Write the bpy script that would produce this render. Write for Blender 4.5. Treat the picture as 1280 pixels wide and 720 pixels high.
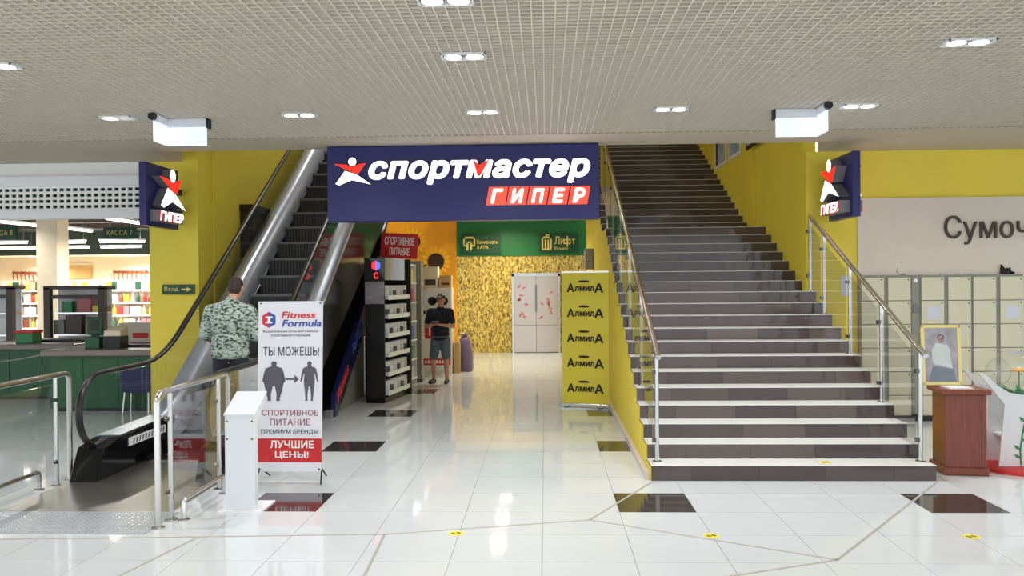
import bpy, bmesh, math, random
from mathutils import Vector, Matrix
random.seed(7)
for o in list(bpy.data.objects): bpy.data.objects.remove(o)
scn = bpy.context.scene
C = scn.collection
# ------------------------------------------------------------------ camera
FPX, YAW, PITCH, ROLL, HCAM = 1063.97, 2.2419, -.3363, -.4796, 1.8004
_y, _p, _r = (math.radians(a) for a in (YAW, PITCH, ROLL))
FW = Vector((-math.sin(_y)*math.cos(_p), math.cos(_y)*math.cos(_p), math.sin(_p)))
_R = Vector((math.cos(_y), math.sin(_y), 0)); _U = _R.cross(FW)
RT = _R*math.cos(_r)+_U*math.sin(_r); UP = -_R*math.sin(_r)+_U*math.cos(_r)
CAM = Vector((0, 0, HCAM))
cam = bpy.data.cameras.new('camera'); cam.sensor_width = 36; cam.lens = FPX/1280*36
co = bpy.data.objects.new('camera', cam); C.objects.link(co)
M = Matrix((RT, UP, -FW)).transposed().to_4x4(); M.translation = CAM; co.matrix_world = M
cam.clip_end = 200
scn.camera = co
# ------------------------------------------------------------------ world, exposure
w = bpy.data.worlds.new('world'); scn.world = w; w.use_nodes = True
w.node_tree.nodes['Background'].inputs[0].default_value = (.93, .975, 1, 1)
w.node_tree.nodes['Background'].inputs[1].default_value = 1.0
scn.view_settings.view_transform = 'Standard'; scn.view_settings.look = 'None'
scn.view_settings.gamma = 1; scn.view_settings.use_curve_mapping = False
scn.view_settings.exposure = 0.86
LAMP_W = 6.0        # one recessed downlight

def at(px, py, X=None, Y=None, Z=None):
    """point seen at a photograph pixel, at a known X, depth Y or height Z"""
    d = (px-640)/FPX*RT-(py-360)/FPX*UP+FW
    t = (X/d.x) if X is not None else (Y/d.y) if Y is not None else (Z-HCAM)/d.z
    return CAM+d*t
# ------------------------------------------------------------------ materials
def lin(c):
    return tuple(((v/255)/12.92 if v/255 <= .04045 else ((v/255+.055)/1.055)**2.4) for v in c)
MATS = {}
def mat(name, rgb, rough=.5, metal=0, emit=0, var=0, scale=6, bump=0, bscale=40, spec=.5, stretch=None):
    m = bpy.data.materials.new(name); m.use_nodes = True; MATS[name] = m
    nt = m.node_tree; b = nt.nodes['Principled BSDF']; c = lin(rgb)
    b.inputs['Base Color'].default_value = (*c, 1); b.inputs['Roughness'].default_value = rough
    b.inputs['Metallic'].default_value = metal; b.inputs['Specular IOR Level'].default_value = spec
    if emit:
        b.inputs['Emission Color'].default_value = (*c, 1); b.inputs['Emission Strength'].default_value = emit
    if var or bump:
        tc = nt.nodes.new('ShaderNodeTexCoord'); mp = nt.nodes.new('ShaderNodeMapping')
        nt.links.new(tc.outputs['Object'], mp.inputs[0])
        if stretch: mp.inputs['Scale'].default_value = stretch
    if var:
        n = nt.nodes.new('ShaderNodeTexNoise'); n.inputs['Scale'].default_value = scale; n.inputs['Detail'].default_value = 4
        nt.links.new(mp.outputs[0], n.inputs['Vector'])
        r = nt.nodes.new('ShaderNodeValToRGB')
        r.color_ramp.elements[0].position = .3; r.color_ramp.elements[1].position = .7
        r.color_ramp.elements[0].color = (*[v*(1-var) for v in c], 1)
        r.color_ramp.elements[1].color = (*[min(1, v*(1+var)) for v in c], 1)
        nt.links.new(n.outputs['Fac'], r.inputs[0]); nt.links.new(r.outputs[0], b.inputs['Base Color'])
    if bump:
        n = nt.nodes.new('ShaderNodeTexNoise'); n.inputs['Scale'].default_value = bscale
        nt.links.new(mp.outputs[0], n.inputs['Vector'])
        bp = nt.nodes.new('ShaderNodeBump'); bp.inputs['Strength'].default_value = bump; bp.inputs['Distance'].default_value = .02
        nt.links.new(n.outputs['Fac'], bp.inputs['Height']); nt.links.new(bp.outputs[0], b.inputs['Normal'])
    return m
def glass(name, tint=(.9, .95, .94), refl=.9):
    m = bpy.data.materials.new(name); m.use_nodes = True; MATS[name] = m
    nt = m.node_tree; nt.nodes.clear(); o = nt.nodes.new('ShaderNodeOutputMaterial')
    t = nt.nodes.new('ShaderNodeBsdfTransparent'); t.inputs[0].default_value = (*tint, 1)
    g = nt.nodes.new('ShaderNodeBsdfGlossy'); g.inputs['Roughness'].default_value = .02
    lw = nt.nodes.new('ShaderNodeLayerWeight'); lw.inputs['Blend'].default_value = .5
    pw = nt.nodes.new('ShaderNodeMath'); pw.operation = 'POWER'; pw.inputs[1].default_value = 4.0; nt.links.new(lw.outputs['Facing'], pw.inputs[0])
    fr = nt.nodes.new('ShaderNodeMath'); fr.operation = 'MULTIPLY_ADD'; fr.inputs[1].default_value = .8; fr.inputs[2].default_value = .045; nt.links.new(pw.outputs[0], fr.inputs[0])
    mx = nt.nodes.new('ShaderNodeMixShader')
    nt.links.new(fr.outputs[0], mx.inputs[0]); nt.links.new(t.outputs[0], mx.inputs[1]); nt.links.new(g.outputs[0], mx.inputs[2])
    nt.links.new(mx.outputs[0], o.inputs[0])
    return m
mat('tile_white', (214, 220, 224), .055, var=.03, scale=1.5, spec=.5)
mat('tile_black', (62, 56, 56), .08)
mat('grout', (150, 152, 150), .7)
mat('seam', (168, 168, 158), .5)
mat('ceil_back', (150, 141, 126), .8, var=.03)
mat('ceil_slat', (214, 206, 190), .5)
mat('ceil_plain', (186, 176, 158), .7, var=.02)
mat('yellow', (228, 208, 66), .55, var=.03, scale=2)
mat('beige', (214, 205, 192), .6, var=.02)
mat('cream', (236, 222, 198), .7, var=.04)
mat('white', (235, 237, 240), .45)
mat('white_gloss', (224, 229, 236), .25)
mat('shutter', (240, 240, 238), .5)
mat('navy', (32, 36, 104), .35)
mat('navy_dark', (22, 24, 62), .3)
mat('letter_glow', (255, 255, 255), .4, emit=1.3)
mat('red_glow', (236, 40, 24), .4, emit=.6)
mat('red_box_glow', (246, 66, 46), .4, emit=.7)
mat('letter_side', (120, 120, 124), .4)
mat('lamp', (255, 252, 244), .4, emit=14)
mat('tube_lamp', (255, 248, 235), .4, emit=7)
mat('sign_lit', (205, 222, 255), .4, emit=.5)
mat('steel', (200, 200, 198), .2, metal=1)
mat('chrome', (228, 228, 230), .2, metal=1); mat('deck_steel', (182, 190, 206), .28, metal=.6)
mat('steel_brushed', (205, 205, 202), .3, metal=1, bump=.05, bscale=80, stretch=(1, 12, 12))
mat('plate', (190, 196, 206), .35, metal=.45)
mat('dark_steel', (95, 92, 90), .16, metal=.9)
mat('black_gloss', (16, 16, 19), .12)
mat('rubber', (18, 18, 20), .32)
mat('black', (22, 21, 22), .5)
mat('step_black', (34, 34, 37), .4); mat('step_edge', (104, 104, 104), .4)
mat('riser_a', (82, 72, 70), .07); mat('riser_b', (92, 81, 78), .07); mat('riser_c', (72, 63, 62), .07)
mat('tread', (240, 240, 238), .25)
mat('green', (28, 112, 62), .5); mat('green_dark', (18, 74, 52), .5)
mat('counter_green', (20, 84, 44), .45)
mat('gold_letter', (226, 208, 120), .5)
mat('red', (206, 40, 42), .5); mat('blue_print', (60, 84, 170), .5)
mat('red_print', (214, 48, 52), .5); mat('grey_print', (92, 90, 100), .6); mat('white_print', (245, 245, 245), .5)
mat('dark_print', (48, 46, 56), .6); mat('black_print', (24, 20, 14), .6); mat('maroon_print', (150, 62, 72), .6)
mat('banner_white', (232, 232, 240), .45)
mat('banner_yellow', (236, 220, 66), .45)
mat('mahogany', (124, 62, 44), .32, var=.18, scale=5, stretch=(8, 8, .6))
mat('locker_frame', (138, 138, 130), .5); mat('locker_door', (212, 208, 184), .45, var=.015)
mat('gilt', (232, 216, 140), .35, metal=.2)
mat('brown_letter', (66, 48, 40), .45)
mat('skin', (196, 146, 122), .5, var=.05); mat('hair', (58, 44, 38), .8, var=.2, scale=60)
mat('navy_cloth', (30, 33, 46), .85, var=.1); mat('denim', (92, 106, 126), .85, var=.15, scale=30); mat('dark_jeans', (40, 42, 54), .9)
mat('mural', (232, 160, 28), .6, var=.25, scale=1.2); mat('petal', (238, 182, 34), .6); mat('flower_heart', (52, 30, 20), .8)
mat('wood_brown', (74, 60, 54), .5); mat('counter_top', (128, 118, 112), .35, var=.06)
mat('market_ceiling', (38, 48, 38), .8); mat('paper', (205, 212, 226), .6)
mat('purple', (112, 98, 140), .35, bump=.4, bscale=9); mat('cardboard', (196, 164, 110), .8, var=.05)
mat('blue_seat', (34, 40, 92), .5); mat('flower_orange', (240, 168, 50), .5); mat('leaf_green', (50, 140, 88), .5)
mat('silver_door', (196, 190, 186), .25, metal=.75); mat('pink_print', (190, 108, 116), .5)
mat('lit_red', (255, 50, 50), .4, emit=.9); mat('lit_blue', (90, 100, 255), .4, emit=.9)
mat('strip_blue', (26, 34, 84), .2); mat('sticker', (226, 226, 150), .5)
mat('photo_grey', (160, 154, 164), .4, var=.35, scale=9); mat('dress', (214, 222, 218), .5, var=.08, scale=14)
mat('print_blue', (150, 170, 206), .4, var=.3, scale=5); mat('print_violet', (176, 182, 204), .4, var=.3, scale=4)
glass('glass', (.975, .985, .985)); glass('bubble', (.97, .98, .98))
glass('frame_glass', (.98, .98, .98))
m = mat('shirt', (186, 200, 188), .85)     # pale green shirt with short dark flicks
nt = m.node_tree; b = nt.nodes['Principled BSDF']
tc = nt.nodes.new('ShaderNodeTexCoord'); mp = nt.nodes.new('ShaderNodeMapping'); mp.inputs['Scale'].default_value = (16, 16, 30); mp.inputs['Rotation'].default_value = (0, .7, 0)
n = nt.nodes.new('ShaderNodeTexNoise'); n.inputs['Scale'].default_value = 1.6; n.inputs['Detail'].default_value = 3
rp = nt.nodes.new('ShaderNodeValToRGB'); rp.color_ramp.elements[0].position = .39; rp.color_ramp.elements[0].color = (*lin((46, 58, 56)), 1)
rp.color_ramp.elements[1].position = .54; rp.color_ramp.elements[1].color = (*lin((168, 184, 174)), 1)
nt.links.new(tc.outputs['Object'], mp.inputs[0]); nt.links.new(mp.outputs[0], n.inputs['Vector']); nt.links.new(n.outputs['Fac'], rp.inputs[0]); nt.links.new(rp.outputs[0], b.inputs['Base Color'])
m = mat('gold_straw', (206, 170, 70), .35)  # crumpled golden straw wall
nt = m.node_tree; b = nt.nodes['Principled BSDF']
tc = nt.nodes.new('ShaderNodeTexCoord'); mp = nt.nodes.new('ShaderNodeMapping'); mp.inputs['Scale'].default_value = (22, 22, 9); mp.inputs['Rotation'].default_value = (0, .75, 0)
n = nt.nodes.new('ShaderNodeTexNoise'); n.inputs['Scale'].default_value = 1.0; n.inputs['Detail'].default_value = 5; n.inputs['Distortion'].default_value = 1.2
rp = nt.nodes.new('ShaderNodeValToRGB'); rp.color_ramp.elements[0].position = .36; rp.color_ramp.elements[0].color = (*lin((112, 80, 22)), 1)
rp.color_ramp.elements[1].position = .62; rp.color_ramp.elements[1].color = (*lin((244, 220, 122)), 1)
bp = nt.nodes.new('ShaderNodeBump'); bp.inputs['Strength'].default_value = .8; bp.inputs['Distance'].default_value = .05
nt.links.new(tc.outputs['Object'], mp.inputs[0]); nt.links.new(mp.outputs[0], n.inputs['Vector']); nt.links.new(n.outputs['Fac'], rp.inputs[0])
nt.links.new(rp.outputs[0], b.inputs['Base Color']); nt.links.new(n.outputs['Fac'], bp.inputs['Height']); nt.links.new(bp.outputs[0], b.inputs['Normal'])

# ------------------------------------------------------------------ mesh helpers
def wloc(o):
    v = Vector((0, 0, 0))
    while o is not None:
        v += o.location; o = o.parent
    return v
class B:
    def __init__(s): s.v = []; s.f = []
    def raw(s, vs, fs):
        n = len(s.v); s.v += [Vector(a) for a in vs]; s.f += [tuple(i+n for i in f) for f in fs]; return s
    def box(s, x0, x1, y0, y1, z0, z1):
        return s.raw([(x, y, z) for z in (z0, z1) for y in (y0, y1) for x in (x0, x1)],
                     [(0, 2, 3, 1), (4, 5, 7, 6), (0, 1, 5, 4), (2, 6, 7, 3), (0, 4, 6, 2), (1, 3, 7, 5)])
    def prism(s, pts, vec):
        """flat polygon (3-D points) pushed along vec"""
        p = [Vector(a) for a in pts]; vec = Vector(vec); n = len(p)
        return s.raw(p+[a+vec for a in p], [tuple(range(n))[::-1], tuple(range(n, 2*n))]+[(i, (i+1) % n, n+(i+1) % n, n+i) for i in range(n)])
    def tube(s, pts, r, k=10, cap=True, rb=None):
        p = [Vector(a) for a in pts]; rings = []; rb = rb or r
        t0 = (p[1]-p[0]).normalized(); ref = Vector((1, 0, 0)) if abs(t0.x) < .8 else Vector((0, 0, 1))
        for i, a in enumerate(p):
            t = (p[min(i+1, len(p)-1)]-p[max(i-1, 0)]).normalized()
            u = (ref-t*ref.dot(t)).normalized(); v = t.cross(u)
            rr = r[i] if isinstance(r, (list, tuple)) else r; r2 = rr if rb is r else rb
            rings.append([a+u*rr*math.cos(2*math.pi*j/k)+v*r2*math.sin(2*math.pi*j/k) for j in range(k)])
        n = len(p); vs = [q for g in rings for q in g]
        fs = [(i*k+j, i*k+(j+1) % k, (i+1)*k+(j+1) % k, (i+1)*k+j) for i in range(n-1) for j in range(k)]
        if cap: fs += [tuple(range(k))[::-1], tuple(range((n-1)*k, n*k))]
        return s.raw(vs, fs)
    def lathe(s, prof, c=(0, 0, 0), k=16):
        c = Vector(c); n = len(prof)
        vs = [c+Vector((r*math.cos(2*math.pi*j/k), r*math.sin(2*math.pi*j/k), z)) for r, z in prof for j in range(k)]
        fs = [(i*k+j, i*k+(j+1) % k, (i+1)*k+(j+1) % k, (i+1)*k+j) for i in range(n-1) for j in range(k)]
        fs += [tuple(range(k))[::-1], tuple(range((n-1)*k, n*k))]
        return s.raw(vs, fs)
    def ell(s, c, rx, ry, rz, k=14, m=9):
        c = Vector(c); vs = [c+Vector((0, 0, -rz))]; fs = []
        for i in range(1, m):
            a = -math.pi/2+math.pi*i/m
            vs += [c+Vector((rx*math.cos(a)*math.cos(2*math.pi*j/k), ry*math.cos(a)*math.sin(2*math.pi*j/k), rz*math.sin(a))) for j in range(k)]
        vs.append(c+Vector((0, 0, rz))); e = len(vs)-1
        fs += [(0, 1+(j+1) % k, 1+j) for j in range(k)]
        for i in range(m-2):
            fs += [(1+i*k+j, 1+i*k+(j+1) % k, 1+(i+1)*k+(j+1) % k, 1+(i+1)*k+j) for j in range(k)]
        fs += [(e, 1+(m-2)*k+j, 1+(m-2)*k+(j+1) % k) for j in range(k)]
        return s.raw(vs, fs)
    def cone(s, p, q, r1, r2, k=12):
        p = Vector(p); q = Vector(q); s.ell(p, r1, r1, r1, 12, 8); s.ell(q, r2, r2, r2, 12, 8)
        return s.tube([p, q], [r1, r2], k)
    def loft(s, prof, ys, zf, closed=False):
        """profile of (x, dz) swept along Y, following zf(y)"""
        n = len(prof); vs = [(x, y, zf(y)+dz) for y in ys for x, dz in prof]; m = n if closed else n-1
        fs = [(i*n+j, i*n+(j+1) % n, (i+1)*n+(j+1) % n, (i+1)*n+j) for i in range(len(ys)-1) for j in range(m)]
        if closed: fs += [tuple(range(n))[::-1], tuple(range((len(ys)-1)*n, len(ys)*n))]
        return s.raw(vs, fs)
    def disc(s, c, r, nrm, th=.004, k=20, ry=None):
        """thin disc facing nrm"""
        c = Vector(c); nrm = Vector(nrm).normalized(); u = nrm.orthogonal().normalized() if abs(nrm.z) > .9 else Vector((0, 0, 1)).cross(nrm).normalized()
        v = nrm.cross(u); ry = ry or r
        return s.prism([c+u*r*math.cos(2*math.pi*i/k)+v*ry*math.sin(2*math.pi*i/k) for i in range(k)], nrm*th)
    def mesh(s, name, off=Vector((0, 0, 0)), smooth=False):
        me = bpy.data.meshes.new(name); me.from_pydata([tuple(a-off) for a in s.v], [], s.f)
        bm = bmesh.new(); bm.from_mesh(me); bmesh.ops.recalc_face_normals(bm, faces=bm.faces); bm.to_mesh(me); bm.free()
        if smooth:
            for p in me.polygons: p.use_smooth = True
            me.set_sharp_from_angle(angle=math.radians(40))
        me.update(); return me
    def build(s, name, m, parent=None, world=False, smooth=False, bevel=0):
        off = wloc(parent) if (world and parent is not None) else Vector((0, 0, 0))
        me = s.mesh(name, off, smooth); me.materials.append(MATS[m])
        o = bpy.data.objects.new(name, me); C.objects.link(o); o.parent = parent
        if bevel:
            md = o.modifiers.new('bevel', 'BEVEL'); md.width = bevel; md.segments = 2; md.limit_method = 'ANGLE'
        return o
def T(name, label, cat, loc=(0, 0, 0), rz=0, group=None):
    o = bpy.data.objects.new(name, None); C.objects.link(o); o.empty_display_size = .1
    o.location = loc; o.rotation_euler = (0, 0, rz); return tag(o, label, cat, group)
def tag(o, label, cat, group=None):
    o['label'] = label; o['category'] = cat
    if group: o['group'] = group
    return o
def struct(o, label, cat=None):
    o['kind'] = 'structure'; o['label'] = label; o['category'] = cat or o.name.split('_')[0]; return o
def share(name, me, parent, loc=(0, 0, 0), rot=None):
    o = bpy.data.objects.new(name, me); C.objects.link(o); o.parent = parent; o.location = loc
    if rot: o.rotation_euler = rot
    return o
def copy_tree(o, parent=None):
    c = o.copy(); C.objects.link(c); c.parent = parent
    for ch in [x for x in bpy.data.objects if x.parent == o]: copy_tree(ch, c)
    return c
def text(s, m, parent, origin, u, v, w=None, h=None, depth=.004, bold=0, shear=0, name='lettering', align='L', world=False, side=None, spacing=1):
    """text as solid letters: origin = lower-left of its box, u along, v up (unit vectors), box w x h"""
    cu = bpy.data.curves.new('txt', 'FONT'); cu.body = s; cu.size = 1; cu.shear = shear; cu.extrude = .5; cu.resolution_u = 3
    cu.space_character = spacing
    t = bpy.data.objects.new('txt', cu); C.objects.link(t)
    dg = bpy.context.evaluated_depsgraph_get(); me = bpy.data.meshes.new_from_object(t.evaluated_get(dg))
    bpy.data.objects.remove(t); bpy.data.curves.remove(cu)
    if bold:
        v0 = [a.co.copy() for a in me.vertices]; f0 = [tuple(p.vertices) for p in me.polygons]; vv = []; ff = []
        for k in range(10):
            d = Vector((bold*math.cos(2*math.pi*k/10), bold*math.sin(2*math.pi*k/10), .0003*k/depth)); n = len(vv); vv += [tuple(a+d) for a in v0]; ff += [tuple(i+n for i in f) for f in f0]
        me = bpy.data.meshes.new('txt'); me.from_pydata(vv, [], ff); me.update()
    xs = [a.co.x for a in me.vertices]; ys = [a.co.y for a in me.vertices]
    x0, x1, y0, y1 = min(xs), max(xs), min(ys), max(ys)
    sy = (h/(y1-y0)) if h else w/(x1-x0); sx = (w/(x1-x0)) if w else sy
    u = Vector(u).normalized(); v = Vector(v).normalized(); nrm = u.cross(v); origin = Vector(origin)
    off = wloc(parent) if world else Vector((0, 0, 0))
    for a in me.vertices:
        p = origin+u*(a.co.x-x0)*sx+v*(a.co.y-y0)*sy+nrm*(a.co.z+.5)*depth-off
        a.co = p
    me.materials.clear(); me.materials.append(MATS[m])
    if side:
        me.materials.append(MATS[side])
        for p in me.polygons:
            if p.normal.dot(nrm) < .7: p.material_index = 1
    me.name = name
    o = bpy.data.objects.new(name, me); C.objects.link(o); o.parent = parent
    return o
X1v, Y1v, Z1v = Vector((1, 0, 0)), Vector((0, 1, 0)), Vector((0, 0, 1))

# ================================================================== the setting
ZC = 3.46
# ---- floor: grout bed, single tiles near, far tiles as one part
fl = B().box(-18, 14, -7, 28, -.12, -.004).build('floor', 'grout'); struct(fl, 'glossy white square floor tiles with scattered black accent tiles', 'floor')
TX, TY, TS = -.035, 6.6776, .6
BLACK = {(1, 0), (-4, 0), (5, 0), (1, 4), (-4, 4), (1, 8), (-4, 8), (5, 4), (5, 8), (1, -4), (-4, -4), (5, -4), (1, 12), (-4, 12)}
g = .0022
tw = B().box(g, TS-g, g, TS-g, -.02, 0).mesh('floor_tile'); tw.materials.append(MATS['tile_white'])
tb = B().box(g, TS-g, g, TS-g, -.02, 0).mesh('black_floor_tile'); tb.materials.append(MATS['tile_black'])
far = B(); farb = B()
for c in range(-29, 22):
    for r in range(-22, 35):
        x, y = TX+c*TS, TY+r*TS
        if x > 13.3 or y > 27.3: continue
        near = -3 <= r <= 7 and -.66*(y+.6)-.9 < x < .60*(y+.6)
        if near and ((y < 7.6 or not (.95 < x < 2.9))):
            share('black_floor_tile' if (c, r) in BLACK else 'floor_tile', tb if (c, r) in BLACK else tw, fl, (x, y, 0))
        else:
            (farb if (c, r) in BLACK else far).box(x+g, x+TS-g, y+g, y+TS-g, -.02, 0)
o = far.build('floor_tile_field', 'tile_white', fl); o['kind'] = 'stuff'
o = farb.build('black_floor_tile_field', 'tile_black', fl); o['kind'] = 'stuff'
def strip(n, pts, lab):
    b = B()
    for a, c in zip(pts, pts[1:]):
        a = Vector(a); c = Vector(c); d = (c-a).normalized(); s = Vector((-d.y, d.x, 0))*.011
        b.prism([a-s, c-s, c+s, a+s], (0, 0, .0012))
    o = b.build('trim_%d' % n, 'seam'); struct(o, lab, 'floor seam')
strip(1, [(-7, 5.86, 0), (-3.9, 5.92, 0), (-1.17, 6.07, 0), (.321, 6.456, 0), (.93, 7.66, 0)], 'grey joint strip running across the floor to the stair corner')
strip(2, [(.321, 6.456, 0), (1.866, 5.546, 0), (3.44, 7.66, 0)], 'grey joint strip forming a V before the staircase')
strip(3, [(1.866, 5.546, 0), (1.125, 5.235, 0), (.4, 4.9, 0)], 'short grey joint strip leading off to the near floor')
strip(4, [(-1.17, 6.07, 0), (-1.13, 5.2, 0), (-1.1, 4.4, 0)], 'grey joint strip running towards the viewer in mid floor')
strip(5, [(-2.5, 5.98, 0), (-2.66, 5.18, 0), (-2.75, 4.6, 0)], 'grey joint strip running towards the viewer near the metal ramp')
# ---- ceiling: backing, plain margin, slats both ways
VX0, VX1, VY = -4.84, 3.55, 10.36
cl = B().box(-12, 12, -7, 9.55, ZC+.055, ZC+.15).build('ceiling', 'ceil_back'); struct(cl, 'beige open-cell grid ceiling with a plain band at the edge', 'ceiling')
b = B().box(-12, 12, 9.55, VY, ZC, ZC+.15).box(-12, VX0, VY, 11.2, ZC, ZC+.15).box(VX1, 12, VY, 11.2, ZC, ZC+.15)
b.build('plain_band', 'ceil_plain', cl)
b = B().box(VX0-.2, VX1+.2, VY-.06, VY, ZC+.15, ZC+.9).box(VX0-.06, VX0, VY, 11.2, ZC+.15, ZC+.9).box(VX1, VX1+.06, VY, 11.2, ZC+.15, ZC+.9)
b.build('opening_edge', 'ceil_plain', cl)
sl = B().box(-.005, .005, 0, 6.75, 0, .05).mesh('ceiling_slat'); sl.materials.append(MATS['ceil_slat'])
i = 0
while True:
    x = -7.0+i*.0737; i += 1
    if x > 6.6: break
    share('ceiling_slat', sl, cl, (x, 2.8, ZC))
sc = B().box(-7, 6.6, -.005, .005, 0, .048).mesh('cross_slat'); sc.materials.append(MATS['ceil_slat'])
i = 0
while True:
    y = 3.2+i*.0737; i += 1
    if y > 9.5: break
    share('cross_slat', sc, cl, (0, y, ZC+.001))
# ---- walls
def wall(name, b, m, lab, **k): return struct(b.build(name, m, **k), lab, 'wall')
wall('wall_column', B().box(-5.288, -4.625, 11.2, 11.7, 0, ZC+.6), 'yellow', 'yellow pillar between supermarket and escalator')
wall('wall_left', B().box(-4.75, -4.6, 11.7, 20, 0, 7.6).box(-4.75, -4.6, 11.2, 11.7, ZC+.6, 7.6), 'yellow', 'plain yellow wall rising beside the escalator')
wall('wall_right', B().box(3.39, 3.55, 11.3, 20, 0, 7.6), 'yellow', 'plain yellow wall rising beside the staircase')
wall('wall_right_lining', B().box(3.344, 3.389, 7.738+.3042*18+.62, 20, 2.6, 7.6), 'yellow', 'yellow wall lining beside the upper stair flight')
b = B().box(3.37, 4.012, 11.12, 11.3, 0, ZC)
wall('wall_front_right', b, 'yellow', 'yellow pier at the foot of the stair wall')
wr = wall('wall_lockers', B().box(4.012, 12, 11.14, 11.3, 2.85, ZC+.02), 'yellow', 'yellow band above the beige fascia over the lockers')
wall('wall_fascia', B().box(4.012, 12, 11.1, 11.3, 1.86, 2.85), 'beige', 'beige fascia with large brown letters over the lockers')
wall('wall_behind_lockers', B().box(4.012, 12, 11.5, 11.6, 0, 1.86), 'beige', 'beige wall behind the row of lockers')
struct(B().box(4.012, 12, 11.0, 11.03, 0, .07).build('baseboard_right', 'black'), 'black plinth under the row of lockers', 'baseboard')
wall('wall_light_block', B().box(-4.75, 3.55, 20, 20.1, 3.7, 7.6), 'yellow', 'added unseen yellow wall blocking world light at the head of the stairwell')  # unseen wall, added to keep world light out of the void
struct(B().box(-4.75, 3.55, VY, 20.1, 7.6, 7.7).build('ceiling_light_block', 'ceil_plain'), 'added unseen slab blocking world light high over the stairwell', 'ceiling')  # unseen slab, added to shut out world light from above
wall('wall_stairwell_front', B().box(-4.9, 3.6, VY-.1, VY-.02, ZC+.9, 7.7), 'ceil_plain', 'plain wall above the big sign')
struct(B().box(-3.0, .93, 16.2, 22.5, 3.5, 3.62).build('ceiling_passage', 'ceil_plain'), 'plain ceiling of the passage behind the big sign', 'ceiling')
# far wall of passage
wg = wall('wall_passage_end', B().box(-2.285, 1.2, 22.0, 22.2, 0, 2.5), 'gold_straw', 'far passage wall clad in crumpled golden straw')
gb = wall('wall_green_band', B().box(-2.285, 1.2, 21.98, 22.2, 2.5, 3.5), 'green', 'green band above the golden straw wall')
wm = wall('wall_mural', B().box(-6, -2.285, 22.0, 22.2, 0, 3.6), 'mural', 'orange wall painted with big sunflowers')
for x, z, r in ((-2.83, 2.37, .22), (-3.43, 2.9, .2), (-3.3, 2.1, .2), (-4.2, 2.5, .24)):
    b = B()
    for k in range(16):
        a = 2*math.pi*k/16; d = Vector((math.cos(a), 0, math.sin(a))); s = Vector((-d.z, 0, d.x)); c0 = Vector((x, 21.998, z))
        b.prism([c0+d*r*.8, c0+d*r*1.35+s*r*.22, c0+d*r*1.9, c0+d*r*1.35-s*r*.22], (0, -.004, 0))
    pt = b.build('sunflower_petals', 'petal', wm); B().disc((x, 21.99, z), r, (0, -1, 0), .006).build('sunflower_heart', 'flower_heart', pt)
wall('wall_left_passage', B().box(-4.6, -4.5, 16, 22, 0, 3.5), 'beige', 'beige side wall behind the kiosk')
# lift doors
dr = B().box(-.84, .34, 21.93, 21.995, 0, 1.99).build('door_1', 'dark_steel'); struct(dr, 'silver lift doors with pink petal prints', 'lift door')
B().box(-.86, -.80, 21.9, 21.95, 0, 2.03).box(.32, .38, 21.9, 21.95, 0, 2.03).box(-.86, .38, 21.9, 21.95, 1.97, 2.05).build('door_frame', 'steel', dr)
for x0, x1 in ((-.795, -.245), (-.235, .315)):
    lf = B().box(x0, x1, 21.915, 21.94, .72, 1.97).build('door_leaf', 'silver_door', dr)
    B().box(x0, x1, 21.91, 21.94, .02, .71).build('kick_panel', 'silver_door', dr)
    b = B()
    for k in range(9):
        cx, cz = random.uniform(x0+.1, x1-.1), random.uniform(.85, 1.85); a = random.uniform(0, 3.1)
        d = Vector((math.cos(a), 0, math.sin(a)))*.075; s = Vector((-d.z, 0, d.x))*.4; c0 = Vector((cx, 21.914, cz))
        b.prism([c0-d, c0-s, c0+d, c0+s], (0, -.003, 0))
    b.build('petal_print', 'pink_print', lf)
B().box(-.262, -.25, 21.88, 21.9, 1.05, 1.75).box(-.23, -.218, 21.88, 21.9, 1.05, 1.75).build('door_handle', 'dark_steel', dr)
# green plates on the band
def plate(x0, x1, z0, z1, lab):
    t = T('direction_sign', lab, 'sign', (x0, 21.97, z0))
    B().box(0, x1-x0, -.03, 0, 0, z1-z0).build('board', 'green_dark', t); return t
pa = at(576, 293, Y=21.95); pb = at(626, 317, Y=21.95)
t = plate(pa.x, pb.x, pb.z, pa.z, 'dark green cash machine sign left above the golden wall'); W = pb.x-pa.x; H = pa.z-pb.z
b = B()
for (x0, x1, z0, z1) in ((.06, .36, .78, .88), (.06, .1, .42, .88), (.32, .36, .42, .88), (.06, .14, .38, .46), (.28, .36, .38, .46), (.14, .19, .18, .62), (.23, .28, .18, .62), (.14, .28, .56, .64)):
    b.box(x0*W, x1*W, -.036, -.03, z0*H, z1*H)
b.build('cash_icon', 'gold_letter', t)
text('Банкоматы', 'gold_letter', t, (.41*W, -.03, .5*H), X1v, Z1v, .53*W, .2*H, .004)
text('& ATMs', 'gold_letter', t, (.41*W, -.03, .25*H), X1v, Z1v, .28*W, .17*H, .004)
pa = at(674, 292, Y=21.95); pb = at(723, 315, Y=21.95)
t = plate(pa.x, pb.x, pb.z, pa.z, 'dark green lift sign right above the golden wall'); W = pb.x-pa.x; H = pa.z-pb.z
b = B()
for (x0, x1, z0, z1) in ((.06, .32, .74, .84), (.06, .1, .15, .84), (.28, .32, .15, .84), (.06, .32, .12, .2), (.14, .18, .2, .68), (.21, .25, .2, .68), (.16, .2, .84, .98), (.2, .26, .88, .94)):
    b.box(x0*W, x1*W, -.036, -.03, z0*H, z1*H)
b.build('lift_icon', 'gold_letter', t)
text('Ли', 'gold_letter', t, (.39*W, -.03, .42*H), X1v, Z1v, .25*W, .42*H, .004, bold=.015)
fx = .72*W; b = B().box(fx-.018*W, fx+.018*W, -.036, -.03, .3*H, .86*H)
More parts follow.
